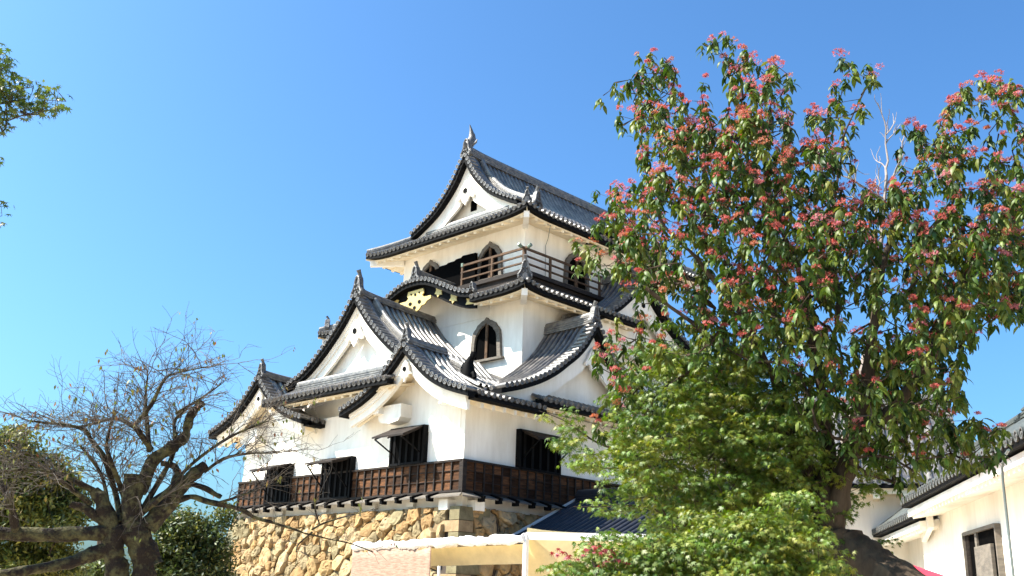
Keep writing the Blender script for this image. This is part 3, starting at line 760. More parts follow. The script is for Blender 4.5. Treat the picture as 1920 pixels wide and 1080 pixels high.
base = thing('stone_base', 'sunlit tan boulder wall carrying the castle keep', 'stone wall', (CX, YC, GZ))
core = MB(); i_ = .07
core.hexa([(xl(zb)+i_,-.2-BAT*4.5+i_,zb),(xr(zb)-i_,-.2-BAT*4.5+i_,zb),(xr(zb)-i_,WY+1,zb),(xl(zb)+i_,WY+1,zb),(xl(zt)+i_,-.2+i_,zt-.02),(xr(zt)-i_,-.2+i_,zt-.02),(xr(zt)-i_,WY+.1,zt-.02),(xl(zt)+i_,WY+.1,zt-.02)])
core.build('wall_core', M_GAP, base)
sv = np.array(STONE_V); sf_ = np.array(STONE_F)
me = bpy.data.meshes.new('stones'); me.from_pydata([tuple(p) for p in sv], [], [tuple(dict.fromkeys(f)) for f in STONE_F])
ca = me.color_attributes.new('tint', 'FLOAT_COLOR', 'POINT'); col = np.ones((len(sv),4), np.float32); col[:,:3] = np.array(STONE_C); ca.data.foreach_set('color', col.ravel())
me.materials.append(M_STONE); link('stone_facing', me, base)

# ================================================================== ENTRANCE HALL
hall = thing('entrance_hall', 'low hall with dark blue tiled roof in the shade, behind the market tent', 'building', (5, 5, GZ))
hb = MB(); hb.box((.6,2.3,GZ),(9.5,7.9,-1.5)); hb.build('wall', M_PLAST, hall)
hr = MB(); sec, nr, pp = row_section(9.6)
for sgn in (-1, 1):
    rows = []
    for q in np.linspace(0, 1, 8):
        z = .10-1.78*q+.14*q*q; y = 5.1+sgn*3.55*q
        rows.append([(.42+u, y, z+h) for u, h in sec])
    hr.grid(rows, 0)
for k in range(nr):
    c0 = np.array((.42+(k+.5)*pp, 1.53, -1.52)); disc_end(hr, c0, (0,-1,-.4), .09, .1)
ho = hr.build('tiled_roof', [M_TILED, M_DISC], hall, smooth=True)
q = MB(); sweep_section(q, [(.5,5.1,.14),(10,5.1,.14)], ridge_section(.4,3)); q.build('roof_ridge', M_TILED, ho)
q = MB(); q.bar((.37,5.1,.13),(.37,1.55,-1.5),.07,.12); q.build('verge_board', M_STEEL, ho)

# ================================================================== TENT, REED SCREEN, PARASOL
tent = thing('market_tent', 'white framed stall tent with cream awning in front of the stone wall', 'tent', (5, -5.5, GZ))
A, B, C_ = np.array((1.72,-5.36,-2.06)), np.array((8.40,-5.90,-2.00)), np.array((11.6,-3.9,-2.0))
fr = MB()
fr.tube([A+(0,0,-.05),B+(0,0,-.05)],.035,8); fr.bar(B+(0,0,.0),C_,.06,.16)
fr.bar(B+(.0,.0,.02), (B[0],B[1],GZ), .09,.09); fr.bar(A, (A[0],A[1],GZ), .06,.06); fr.bar(C_, (C_[0],C_[1],GZ), .06,.06)
back = np.array((0,3.0,.0)); fr.bar(A+back,B+back,.05,.05); fr.bar(A,A+back,.05,.05); fr.bar(B,B+back,.05,.05)
for p in (A+back, B+back): fr.bar(p,(p[0],p[1],GZ),.06,.06)
fr.build('frame', M_STEEL, tent)
rl = MB(); n = 150; pts = []; rad = []
for i in range(n+1):
    f = i/n; pts.append(A+(B-A)*f+np.array((0,-.02,-.05+.012*math.sin(f*31)+.012*math.sin(f*13)+rng.normal(0,.007)))); rad.append(.09+.016*math.sin(f*37)+.012*math.sin(f*83)+.022*rng.random())
rl.tube(pts, rad, 10); rl.build('rolled_cloth', M_CLOTHW, tent, smooth=True)
aw = MB(); rows = []
for i in range(25):
    f = i/24; p = A+(B-A)*f; r_ = []
    for j, (dy, dz) in enumerate(((.05,.06),(.9,.16),(1.0,.14))): r_.append((p[0], p[1]+dy, p[2]+dz*.2+.02*math.sin(f*23+j)))
    rows.append(r_)
aw.grid(rows)
rows = []
for i in range(25):
    f = .24+.76*i/24; p = A+(B-A)*f+np.array((0,.75,0)); rows.append([(p[0]+.0, p[1]+.05*math.sin(f*19), p[2]-.10),(p[0], p[1]+.07+.04*math.sin(f*21), p[2]-.28),(p[0], p[1]+.2+.05*math.sin(f*17), p[2]-.52)])
aw.grid(rows)
rows = []
for i in range(13):
    f = i/12; p = B+(C_-B)*f; rows.append([(p[0]-.02,p[1]+.05,p[2]+.08+.10*math.exp(-f*7)),(p[0]-.10,p[1]+.12,p[2]-.10),(p[0]-.2,p[1]+.25+.04*math.sin(f*14),p[2]-.35),(p[0]-.3,p[1]+.4+.05*math.sin(f*11),p[2]-.85)])
aw.grid(rows); aw.build('awning', M_CLOTHY, tent, smooth=True)
bk = MB(); bk.box((A[0]+3.6,A[1]+2.6,GZ),(B[0]+1.5,A[1]+2.75,-2.40)); bk.build('back_cloth', mat('maroon_cloth',(.20,.07,.04),rough=.85,var=.3), tent)
rd = MB(); rows = []
for i in range(70):
    f = i/69; p = A+(B-A)*(f*.51-.005)
    rows.append([(p[0], p[1]-.06+.004*math.sin(i*.9)+.012*math.sin(j*.7), p[2]-.10-.10*max(0,math.sin(f*9))**3*(1 if j==0 else 0)-j*.26) for j in range(12)])
rd.grid(rows)
ro = rd.build('reed_screen', M_REED, None, smooth=True); ro['label'] = 'tan reed blind hanging under the white rolled cloth of the stall tent'; ro['category'] = 'reed screen'
so_ = ro.modifiers.new('thick','SOLIDIFY'); so_.thickness = .012

pc = at(1672, 1046, 17.5); par = thing('parasol', 'red parasol edge showing beside the white storehouse wall', 'parasol', (pc[0],pc[1],GZ))
pm = MB(); n = 8; top = pc; rim = [(pc[0]+1.05*math.cos(2*math.pi*k/n+.2), pc[1]+1.05*math.sin(2*math.pi*k/n+.2), pc[2]-.36) for k in range(n)]
low = [(x,y,z-.09) for x,y,z in rim]
pm.add([top]+rim+low, [(0,k+1,(k+1)%n+1) for k in range(n)]+[(k+1,k+1+n,(k+1)%n+1+n,(k+1)%n+1) for k in range(n)]); pm.build('canopy', M_RED, par)
pm = MB(); pm.tube([(pc[0],pc[1],GZ),(pc[0],pc[1],pc[2]+.05)],.025,8); pm.build('pole', M_STEEL, par)

# ================================================================== STOREHOUSE AT THE RIGHT
Ea, Eb = np.array((18.99,-6.87,0.)), np.array((11.85,3.94,0.)); dv = (Eb-Ea)/np.linalg.norm(Eb-Ea); nv = np.array((-dv[1],dv[0],0.))
if nv @ (np.array([CAM[0],CAM[1],0])-Ea) < 0: nv = -nv        # towards the camera side
def MS(a, t, z): p = Ea+dv*a-nv*t; return (p[0],p[1],z)          # a along eave away from viewer, t inwards
store = thing('storehouse', 'long white plastered storehouse with grey-green tile eaves at the right edge', 'building', MS(3,2,GZ))
def on_store(px, py, t):                                          # pixel -> (a, z) on the wall plane
    d = ray(px,py); k = ((Ea-nv*t-CAM)@nv)/(d@nv); p = CAM+d*k; return (p-Ea)@dv, p[2]
ae = on_store(1690, 942, 0)[0]; aw0 = on_store(1727, 980, 0.80)[0]; aw1 = on_store(1669, 1000, 1.1)[0]
w = MB(); w.box((-7,0.80,GZ),(aw0,5.3,-.80),0,MS); w.box((aw0,1.15,GZ),(aw1,5.0,-1.2),0,MS); w.box((aw1,1.6,GZ),(ae+8.5,5.0,-1.15),0,MS); w.build('wall', M_PLAST, store)
def eave_roof(a0, a1, z, t0, depth, rise):
    r_ = MB(); sec, nr, pp = row_section(a1-a0); rows = []
    for q in np.linspace(0,1,7): rows.append([MS(a0+u, t0+depth*q, z+rise*q+h) for u, h in sec])
    r_.grid([list(reversed(x)) for x in rows]); 
    for q in np.linspace(0,1,7): pass
    rows = []
    for q in np.linspace(0,1,7): rows.append([MS(a0+u, t0+2*depth-depth*q, z+rise*q+h) for u, h in sec])
    r_.grid(rows)
    for k in range(nr): disc_end(r_, MS(a0+(k+.5)*pp, t0-.03, z+.04), np.array(MS(0,-1,0))-np.array(MS(0,0,0)), .09, .12)
    o = r_.build('tiled_roof', [M_GRNT, M_DISC], store, smooth=True)
    b = MB(); b.box((a0,t0,z-.10),(a1,t0+.35,z-.01),0,MS); b.build('edge_board', M_BLACK, o)
    s = MB(); s.hexa([MS(a0,t0+.12,z-.30),MS(a1,t0+.12,z-.30),MS(a1,t0+1.1,z-.16),MS(a0,t0+1.1,z-.16),MS(a0,t0+.12,z-.145),MS(a1,t0+.12,z-.145),MS(a1,t0+1.1,z-.01),MS(a0,t0+1.1,z-.01)])
    n = int((a1-a0)/.28)
    for k in range(n): s.tube([MS(a0+(k+.5)*.28,t0+.16,z-.29),MS(a0+(k+.5)*.28,t0+.85,z-.17)],.09,6)
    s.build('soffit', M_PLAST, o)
    rg = MB(); sweep_section(rg, [MS(a0,t0+depth,z+rise+.05),MS(a1,t0+depth,z+rise+.05)], ridge_section(.4,3)); rg.build('roof_ridge', M_GRNT, o)
eave_roof(-7, ae, -0.90, 0, 3.0, 2.0); eave_roof(ae+.05, ae+9, -1.14, .25, 2.6, 2.0)
bgm = MB(); bgm.bar(MS(ae-.3,.55,-1.30),MS(ae+1.5,.72,-1.52),.12,.28); bgm.build('bargeboard', M_PLAST, store)
(wa0, wz0), (wa1, wz1) = on_store(1815,1003,0.80), on_store(1875,989,0.80)
wa0, wa1 = max(wa0,wa1), min(wa0,wa1); zt_ = -1.0-1.05
zt_ = on_store(1845,997,0.80)[1]; zb_ = zt_-1.25
sw = MB(); sw.box((wa1,0.750,zb_),(wa0,0.850,zt_),0,MS); so2 = sw.build('window', M_DARK, store)
fr = MB()
for bx in (((wa1-.06,0.690,zb_-.06),(wa1,0.850,zt_+.06)),((wa0,0.690,zb_-.06),(wa0+.06,0.850,zt_+.06)),((wa1,0.690,zt_),(wa0,0.850,zt_+.07)),((wa1,0.690,zb_-.06),(wa0,0.850,zb_))): fr.box(*bx,0,MS)
fr.box((wa0-.42*(wa0-wa1),0.710,zb_),(wa0-.36*(wa0-wa1),0.760,zt_),0,MS); fr.build('frame', M_GREYW, so2)
sh_ = MB(); sh_.box((wa1+.08*(wa0-wa1),0.650,zb_),(wa0-.42*(wa0-wa1),0.710,zt_-.28),0,MS); sh_.build('shutter', M_GREYW, so2)
lt = MB()
for k in range(4): a = wa0-.06-.07*k; lt.box((a-.02,0.720,zb_),(a,0.748,zt_),0,MS)
lt.build('lattice', M_WOODD, so2)
dp = MB(); a_, z_ = on_store(1893,850,.1); d0 = on_store(1918,1000,.1)
dp.tube([MS(a_-.55,-.06,-1.02),MS(a_-.30,-.06,-1.08),MS(a_-.08,-.05,-1.22),MS(a_,-.04,-1.42),MS(a_,-.04,-2.2),MS(a_,-.04,GZ)],.021,8); dp.build('rain_pipe', M_PIPE, store, smooth=True)

# ---- rear building seen through the trees
rear = thing('rear_turret', 'white turret with grey tiled roof half hidden behind the flowering tree', 'building', at(1640, 1000, 33))
q0 = at(1400, 905, 31.0); q1 = at(1815, 905, 31.0); ex = (q1-q0); ex[2] = 0; Lx = np.linalg.norm(ex); ex /= Lx; ny = np.array((-ex[1],ex[0],0)); zE = q1[2]
def MB_(a, t, z): p = q0+ex*a+ny*t; return (p[0],p[1],z)
w = MB(); w.box((.5,.9,GZ),(Lx-.6,7,zE+.1),0,MB_); w.build('wall', M_PLAST, rear)
r_ = MB(); sec, nr, pp = row_section(Lx)
for s_ in (0,1):
    rows = [[MB_(u, (4*q if s_ == 0 else 8-4*q), zE+2.6*q+.25*q*q+h) for u, h in sec] for q in np.linspace(0,1,8)]
    r_.grid(rows if s_ == 0 else [list(reversed(x)) for x in rows])
for k in range(nr): disc_end(r_, MB_((k+.5)*pp,-.03,zE+.04), -ny, .09, .12)
for aa_ in (.0, Lx-.35):
    for q in np.linspace(.02,.98,17): r_.tube([MB_(aa_,4*q,zE+2.6*q+.25*q*q+.09),MB_(aa_+.42,4*q,zE+2.6*q+.25*q*q+.09)],.09,8)
ro2 = r_.build('tiled_roof', [M_TILE, M_DISC], rear, smooth=True)
s = MB(); s.box((0,.15,zE-.28),(Lx,1.0,zE-.13),0,MB_)
for k in range(int(Lx/.8)): s.box((.3+k*.8,.1,zE-.42),(.48+k*.8,.95,zE-.281),0,MB_)
s.build('soffit', M_SOFF, ro2)
s = MB(); s.box((0,0,zE-.128),(Lx,.3,zE-.01),0,MB_); s.build('edge_board', M_BLACK, ro2)
s = MB(); sweep_section(s, [MB_(0,4,zE+2.9),MB_(Lx,4,zE+2.9)], ridge_section(.4,4)); s.build('roof_ridge', M_RIDGE, ro2)

#TREES
# ================================================================== TREES
def rotmats(az, tilt, roll):
    ca, sa, ct, st_, cr, sr = np.cos(az), np.sin(az), np.cos(tilt), np.sin(tilt), np.cos(roll), np.sin(roll)
    n = len(az); Rz = np.zeros((n,3,3)); Ry = np.zeros((n,3,3)); Rx = np.zeros((n,3,3))
    Rz[:,0,0]=ca; Rz[:,0,1]=-sa; Rz[:,1,0]=sa; Rz[:,1,1]=ca; Rz[:,2,2]=1
    Ry[:,0,0]=ct; Ry[:,0,2]=st_; Ry[:,2,0]=-st_; Ry[:,2,2]=ct; Ry[:,1,1]=1
    Rx[:,1,1]=cr; Rx[:,1,2]=-sr; Rx[:,2,1]=sr; Rx[:,2,2]=cr; Rx[:,0,0]=1
    return Rz@Ry@Rx
def instance(T, F, pos, rot, scale, col):
    n, k = len(pos), len(T)
    V = np.einsum('nij,kj->nki', rot, T)*scale[:,None,None]+pos[:,None,:]
    FF = F[None]+(np.arange(n)*k)[:,None,None]
    return V.reshape(-1,3), FF.reshape(-1,F.shape[1]), np.repeat(col, k, axis=0)
def droop_leaf():
    V = []; F = []; ns = 6
    for i in range(ns):
        s = i/(ns-1); ang = .15+1.25*s          # bends downwards
        V_ = None
        x = .62*math.sin(min(s*1.9, 1.57))*.55+.25*s; z = -.82*s**1.45
        w = .205*math.sin(math.pi*min(1,(s*.94+.03))**.85)*(1-.25*s)+.004
        V += [(x-.04*w*4, -w, z-.05*w*5*.5),(x,0,z+.02),(x-.04*w*4, w, z-.05*w*5*.5)]
        if i: b = (i-1)*3; F += [(b,b+1,b+4,b+3),(b+1,b+2,b+5,b+4)]
    return np.array(V), np.array(F)
def maple_leaf(lobes=7):
    ang = np.linspace(-2.35, 2.35, lobes); V = [(0,0,0)]; ring = []
    lens = [.45,.75,.95,1.0,.95,.75,.45] if lobes == 7 else [.6,.9,1.0,.9,.6]
    for i, a in enumerate(ang):
        r = lens[i]; ring.append((r*math.cos(a), r*math.sin(a), -.22*r*r))
        if i < lobes-1:
            b = (a+ang[i+1])/2; ring.append((.30*math.cos(b), .30*math.sin(b), -.02))
    ring.append((-.12,0,0)); V += ring; n = len(ring)
    return np.array(V), np.array([(0,1+i,1+(i+1)%n) for i in range(n)])
def oval_leaf():
    return np.array([(0,0,0),(.45,-.24,-.03),(1,0,-.12),(.45,.24,-.03)]), np.array([(0,1,2),(0,2,3)])
def star_calyx():
    V = []; F = []
    for k in range(5):
        a = 2*math.pi*k/5; d = np.array((math.cos(a), math.sin(a))); p = np.array((-d[1], d[0])); b = len(V)
        V += [tuple(p*.16)+(0,), tuple(-p*.16)+(0,), tuple(d*1.0-p*.14)+(.45,), tuple(d*1.0+p*.14)+(.45,)]
        F.append((b,b+1,b+2,b+3))
    return np.array(V), np.array(F)

def branch_tree(nodes, parents, targets, root, r0, rtip, rpow, mbt, nseg=3, sag=.06, minr=0.0, sides=5):
    """join every target point to a growing skeleton, nearest first; pipe-model radii; returns node list"""
    P = [np.array(p) for p in nodes]; par = list(parents)
    order = np.argsort([np.linalg.norm(t-root) for t in targets])
    tip_of = {}
    A = np.array(P)
    for oi in order:
        t = targets[oi]
        d = np.linalg.norm(A-t, axis=1)
        back = np.linalg.norm(A-root, axis=1)-np.linalg.norm(t-root)
        cost = d+np.maximum(back+.05, 0)*1.5
        j = int(np.argmin(cost)); p0 = P[j]; L = np.linalg.norm(t-p0)
        k = max(1, min(nseg, int(L/.12))); prev = j
        for q in range(1, k+1):
            f = q/k; pt = p0+(t-p0)*f+rng.normal(0, .035*L if q < k else 0, 3)+np.array((0,0,-sag*L*math.sin(math.pi*f)))
            P.append(pt); par.append(prev); prev = len(P)-1
        A = np.vstack([A, P[-k:]]); tip_of[oi] = prev
    cnt = np.zeros(len(P)); kids = np.zeros(len(P), int)
    for i in range(len(P)):
        if par[i] >= 0: kids[par[i]] += 1
    cnt[kids == 0] = 1
    for i in range(len(P)-1, len(nodes)-1, -1): cnt[par[i]] += cnt[i]
    rad = np.maximum(rtip*np.maximum(cnt,1)**rpow, minr)
    for i in range(len(nodes), len(P)):
        a, b = P[par[i]], P[i]
        if np.linalg.norm(a-b) > 1e-4:
            ra = min(rad[par[i]], rad[i]*1.5) if par[i] >= len(nodes) else rad[i]*1.2
            mbt.tube([a, b], [ra, rad[i]], sides if rad[i] > .01 else 4, cap=False)
    return P, par
def limb(mbt, pts, dist, rpx, n=10, wob=.0):
    """a traced limb: (px, py, extra depth) control points given real distance and thickness"""
    C = np.array([at(p[0], p[1], dist+(p[2] if len(p) > 2 else 0)) for p in pts]); k = len(C)
    s = np.linspace(0, k-1, (k-1)*5+1); out = []
    for q in s:
        i = min(int(q), k-2); t = q-i; p0, p1, p2, p3 = C[max(i-1,0)], C[i], C[i+1], C[min(i+2,k-1)]
        out.append(.5*((2*p1)+(-p0+p2)*t+(2*p0-5*p1+4*p2-p3)*t*t+(-p0+3*p1-3*p2+p3)*t**3))
    r = np.interp(s, np.linspace(0,k-1,len(rpx)), rpx)*dist/FPX
    if wob: r = r*(1+rng.normal(0, wob, len(r))); out = [o+rng.normal(0, wob*.2*rr, 3) for o, rr in zip(out, r)]
    mbt.tube(out, list(r), n); return out
def lumpy(mbt, amt, freq=5.0):
    V = np.array(mbt.v)
    n = (np.sin(V[:,0]*freq*1.3+V[:,2]*freq)+np.sin(V[:,1]*freq*1.7-V[:,2]*freq*2.1)+np.sin(V[:,2]*freq*3.7+V[:,0]*freq*2.9))/3
    V += amt*np.stack([n, np.roll(n,3), np.roll(n,7)*.4], 1); mbt.v = [tuple(v) for v in V]

# ---- flowering tree: shoots of drooping leaves topped with pink calyx sprays
CROWN = """
000200540000000000000
000551064600360000011
027662268621661010466
016876678735530035644
001789899935400387514
002788889958600276436
000677889878400386168
035776678977456573558
078777889999777887888
246753789999764788999
357778778999986876999
002766778988643578999
000116888887334589986
004556889888545799720
036422665678899998100
045330332567789997000
045300000556489998000
003100000234678874000
011000000022267667750
000010000000245345740
000000000000020201000
""".split()
CDIST = 12.0
def tree_cells(rows, x0, y0, cell, per, dist, thick, cpx, rpx, dens_pow=1.0, yoff=0):
    pts = []
    for j, row in enumerate(rows):
        for i, ch in enumerate(row):
            v = int(ch)
            if not v: continue
            n = rng.poisson(per*(v/9.0)**(dens_pow if (j < 7 or not yoff) else 1.15)*(.95 if yoff and j > 9 and i > 9 else 1))
            for _ in range(n):
                px = x0+(i+rng.uniform(-.1,1.1))*cell; py = y0+(j+rng.uniform(0,1))*cell-yoff
                e = max(.15, 1-((px-cpx[0])/rpx[0])**2-((py-cpx[1])/rpx[1])**2)
                pts.append((px, py, dist+rng.uniform(-1,1)*thick*math.sqrt(e)))
    return pts
shoots = tree_cells([r_.ljust(21,'0') for r_ in CROWN], 1080, 80, 40, 12.5, CDIST, 1.7, (1530,520), (480,480), 1.75, 14)
SP = np.array([at(*s) for s in shoots]); SPX = np.array(shoots)
troot = at(1562, 1080, CDIST); tree = thing('flowering_tree', 'tall flowering tree with drooping dark leaves and pink calyx sprays', 'tree', (troot[0],troot[1],GZ))
tb = MB(); sk = []; skp = []
def skel(pts, rp, n=10):
    o = limb(tb, pts, CDIST, rp, n, .03); b = len(sk)
    for q, p in enumerate(o): sk.append(p); skp.append(b+q-1 if q else (0 if b else -1))
skel([(1585,1290,.1),(1580,1120,0),(1572,1050,0),(1560,1000,0)],[62,50,40,34])
skel([(1560,1000),(1545,930),(1552,850,.2),(1545,760,.3),(1528,650,.3),(1500,520,.2),(1455,400,.1),(1400,290,0),(1385,190,-.1)],[24,20,10,9,8,6.5,5,3,1.2])
skel([(1562,1000),(1578,900,-.1),(1605,820,-.2),(1625,720,-.3),(1640,600,-.4),(1660,480,-.3),(1680,380,-.2)],[22,18,15,12,8,6,3])
skel([(1555,990),(1515,900,.2),(1490,830,.2),(1470,770,.1),(1440,680,-.2),(1370,560,-.5),(1290,470,-.8),(1230,400,-.9)],[20,17,15,12,7,5,3.2,1.5])
skel([(1492,835,.2),(1455,808,0),(1436,790,-.1)],[9,8,7])
skel([(1605,820,-.2),(1680,760,-.3),(1760,640,-.2),(1820,480,0),(1860,340,.2)],[12,11,9,7,3])
skel([(1540,740,.3),(1570,580,.5),(1560,420,.6),(1580,280,.4),(1610,180,.2)],[6,4.5,3.2,2.2,1.0])
skel([(1440,680,-.2),(1340,640,-.4),(1240,560,-.5),(1170,510,-.5)],[7,5,4,2])
skel([(1585,1015,0),(1612,1045,-.1),(1655,1082,-.25),(1710,1128,-.5),(1800,1200,-.9)],[30,36,42,46,46])
branch_tree(sk, skp, SP, np.array(sk[16]), .1, .0032, .42, tb, 3, .04)
lumpy(tb, .030, 3.5); lumpy(tb, .014, 11)
tb.build('trunk', M_BARK, tree, smooth=True)
LT, LF = droop_leaf(); lp, laz, lt_, lr, ls, lc = [], [], [], [], [], []
fp, fs_, fc, fn = [], [], [], []
for i, p in enumerate(SP):
    py = SPX[i,1]; px = SPX[i,0]
    n = rng.integers(9, 15); a0 = rng.uniform(0, 6.28); big = rng.uniform(.85,1.15)
    base_c = np.array(((.055,.095,.014),(.095,.13,.019),(.145,.165,.032),(.03,.058,.011))[rng.choice(4,p=[.4,.3,.15,.15])])
    for k in range(n):
        lp.append(p+np.array((0,0,-.13*rng.random()**1.3))+rng.normal(0,.02,3)); laz.append(a0+k*2.4+rng.normal(0,.3)); lt_.append(rng.normal(.12,.28)); lr.append(rng.normal(0,.3))
        ls.append(big*(.055+.09*rng.random()**.8)); lc.append(base_c*rng.uniform(.7,1.3)*np.array((rng.uniform(.8,1.15),1,rng.uniform(.8,1.2))))
    pf = .70 if py < 460 else (.48 if py < 640 else (.16 if px > 1240 else .65))
    if rng.random() < pf:
        m_ = rng.integers(18, 40); rr = rng.uniform(.035,.095)
        c = p+np.array((rng.normal(0,.03),rng.normal(0,.03),rng.uniform(.02,.07)))
        hue = rng.random()
        for k in range(m_):
            v = rng.normal(0,1,3); v /= np.linalg.norm(v); v[2] = abs(v[2])*.75-.1
            fp.append(c+v*rr*rng.uniform(.5,1)); fs_.append(rng.uniform(.012,.020)); fn.append(rng.uniform(0,6.28,3))
            b_ = np.array((.46,.115,.10)) if hue < .6 else (np.array((.45,.16,.09)) if hue < .85 else np.array((.50,.17,.19)))
            fc.append(b_*rng.uniform(.7,1.15))
V, F, Cc = instance(LT, LF, np.array(lp), rotmats(np.array(laz), np.array(lt_), np.array(lr)), np.array(ls), np.array(lc))
np_mesh('crown', V, F, M_LEAF, tree, Cc, smooth=True)
ST, SF_ = star_calyx(); fn = np.array(fn)
V, F, Cc = instance(ST, SF_, np.array(fp), rotmats(fn[:,0], fn[:,1], fn[:,2]), np.array(fs_), np.array(fc))
np_mesh('blossom_sprays', V, F, M_FLOWER, tree, Cc)

# ---- dead twiggy top behind it
def grow(mbt, p, d, L, r, lev, spread=.6, up=.12, nk=(3,5), tips=None, seg=5, shrink=.62):
    pts = [p]; d = d/np.linalg.norm(d); dirs = []
    for i in range(seg):
        d = d+rng.normal(0,.16,3)+np.array((0,0,up)); d /= np.linalg.norm(d)
        pts.append(pts[-1]+d*L/seg); dirs.append(d)
    mbt.tube(pts, list(np.linspace(r, max(r*.45,.0016), len(pts))), 6 if r > .012 else 4, cap=False)
    if tips is not None and lev <= 1: tips.append(pts[-1])
    if lev <= 0: return
    for k in range(rng.integers(*nk)):
        q = rng.integers(1, seg+1); dd = dirs[min(q,seg-1)]+rng.normal(0,spread,3); dd /= np.linalg.norm(dd)
        grow(mbt, pts[q], dd, L*shrink*rng.uniform(.7,1.2), max(r*.58,.0022), lev-1, spread, up, nk, tips, seg, shrink)
dt = thing('dead_tree', 'bare pale grey twigs poking up behind the flowering tree', 'bare tree', (at(1655,1000,15)[0],at(1655,1000,15)[1],GZ))
db = MB(); limb(db, [(1570,1300),(1565,950),(1600,760),(1640,580),(1655,420),(1662,330)], 15, [16,10,7,5,4,3], 6)
for (px,py,dx,dz,L) in ((1662,330,.1,1,.75),(1660,350,.5,.8,.6),(1656,372,-.7,.6,.75),(1655,420,-.8,.55,.6),(1652,440,.3,.9,.6)):
    p = at(px,py,15); grow(db, p, AX_R*dx+np.array((0,0,dz)), L, .02, 2, .55, .1, (3,5))
db.build('branches', mat('dead_twig',(.30,.25,.22),rough=.9,var=.4), dt)

# ---- green maples
MT_, MF_ = maple_leaf()
def maple(name, label, maps, dist, thick, cen, rad, per, size, limbs, root_px, cols, mat_=M_MAPLE, group=None, spread=.15, x0=980, y0=600, nleaf=(20,34)):
    pts = tree_cells(maps, x0, y0, 40, per, dist, thick, cen, rad, 1.5)
    P = np.array([at(*p) for p in pts]); root = at(root_px[0], root_px[1], dist)
    t = thing(name, label, 'tree', (root[0],root[1],GZ), group)
    b = MB(); s_, sp_ = [], []
    for L, rp in limbs:
        o = limb(b, L, dist, rp, 8, .03); k0 = len(s_)
        for q, p in enumerate(o): s_.append(p); sp_.append(k0+q-1 if q else (0 if k0 else -1))
    branch_tree(s_, sp_, P, np.array(s_[0]), .1, .0022, .42, b, 3, .03)
    b.build('trunk', M_BARK, t, smooth=True)
    lp, az, ti, ro, sc, co = [], [], [], [], [], []
    for i, p in enumerate(P):            # every branch tip carries a flat drooping spray
        c0 = np.array(cols[rng.integers(len(cols))])*rng.uniform(.85,1.15); rs_ = spread*rng.uniform(.7,1.2); lean = rng.normal(0,.18,2)
        for k in range(rng.integers(*nleaf)):
            a_, q = rng.uniform(0,6.28), math.sqrt(rng.random())
            o = np.array((math.cos(a_)*q*rs_, math.sin(a_)*q*rs_, 0)); o[2] = -.35*rs_*q*q+lean@o[:2]+rng.normal(0,.018)
            lp.append(p+o); az.append(a_+rng.normal(0,.5)); ti.append(.35+.55*q+rng.normal(0,.28)); ro.append(rng.normal(0,.4)); sc.append(size*rng.uniform(.65,1.2))
            co.append(c0*rng.uniform(.8,1.2)*np.array((rng.uniform(.85,1.25),1,1)))
    V, F, Cc = instance(MT_, MF_, np.array(lp), rotmats(np.array(az), np.array(ti), np.array(ro)), np.array(sc), np.array(co))
    np_mesh('crown', V, F, mat_, t, Cc); return t
MG = [(.09,.15,.018),(.115,.17,.022),(.065,.12,.016),(.15,.185,.024)]
MY = [(.155,.20,.028),(.18,.205,.03),(.13,.19,.03),(.21,.17,.035)]
M1 = """
00000023200000000
00001257643300000
00001357877630000
00001468998750000
01203567899986000
02416757999887000
00456736888887400
00005788888876304
00122588788644320
00000077488764300
00000000566555304
00000000055555300
""".split()
maple('maple_tree', 'green maple with small star leaves growing against the flowering tree trunk', M1, 12.2, 1.3, (1310,820), (320,260), 27.0, .050,
      [([(1440,1300),(1430,1080),(1400,960),(1372,880),(1330,800),(1300,740),(1285,680)],[22,16,11,8,6,4,2]),
       ([(1400,960),(1290,930),(1200,860),(1120,830),(1060,790),(1010,770)],[5,4,3,1.8,1,.6]),
       ([(1400,960),(1300,980),(1210,950),(1140,950),(1075,950)],[4,3,2,1,.6]),
       ([(1425,1050),(1480,900),(1500,830)],[8,5,3])], (1440,1200), MG)
M2 = """
00000000000000000
00000000000000000
00000000000000000
00000000000000000
00000000000000000
00000000000000000
00000000000000000
00000000000000000
00000000000244000
00000001688887000
00001478999986300
00006789999987500
00005888888887500
00004566666665300
""".split()
maple('maple_tree', 'low spreading yellow-green maple mound in front of the dark trunk', M2, 9.6, .6, (1370,1060), (260,140), 24.0, .043,
      [([(1440,1400),(1430,1200),(1410,1100),(1380,1040),(1350,1000)],[18,14,9,6,3]),([(1425,1160),(1330,1090),(1240,1060)],[8,5,2]),([(1425,1160),(1500,1060),(1530,1000)],[7,4,2])],
      (1440,1300), MG[:2]+MY[:3])
M3 = """
00000000000000000
00000000000000000
00000000000000000
00000000000000000
00000000000000000
00000000000000000
00000000000000000
00000000000000000
00000000000000000
00100000000000000
00255560000000000
03777760000000000
04888870000000000
03666660000000000
""".split()
maple('maple_shrub', 'small maple shrub with a few red leaves in front of the white tent beam', M3, 9.2, .45, (1130,1080), (110,100), 15.0, .043,
      [([(1150,1400),(1140,1180),(1120,1080),(1110,1040)],[12,8,5,2]),([(1142,1180),(1190,1080)],[5,2])], (1150,1300), MG*5+[(.30,.05,.06)])
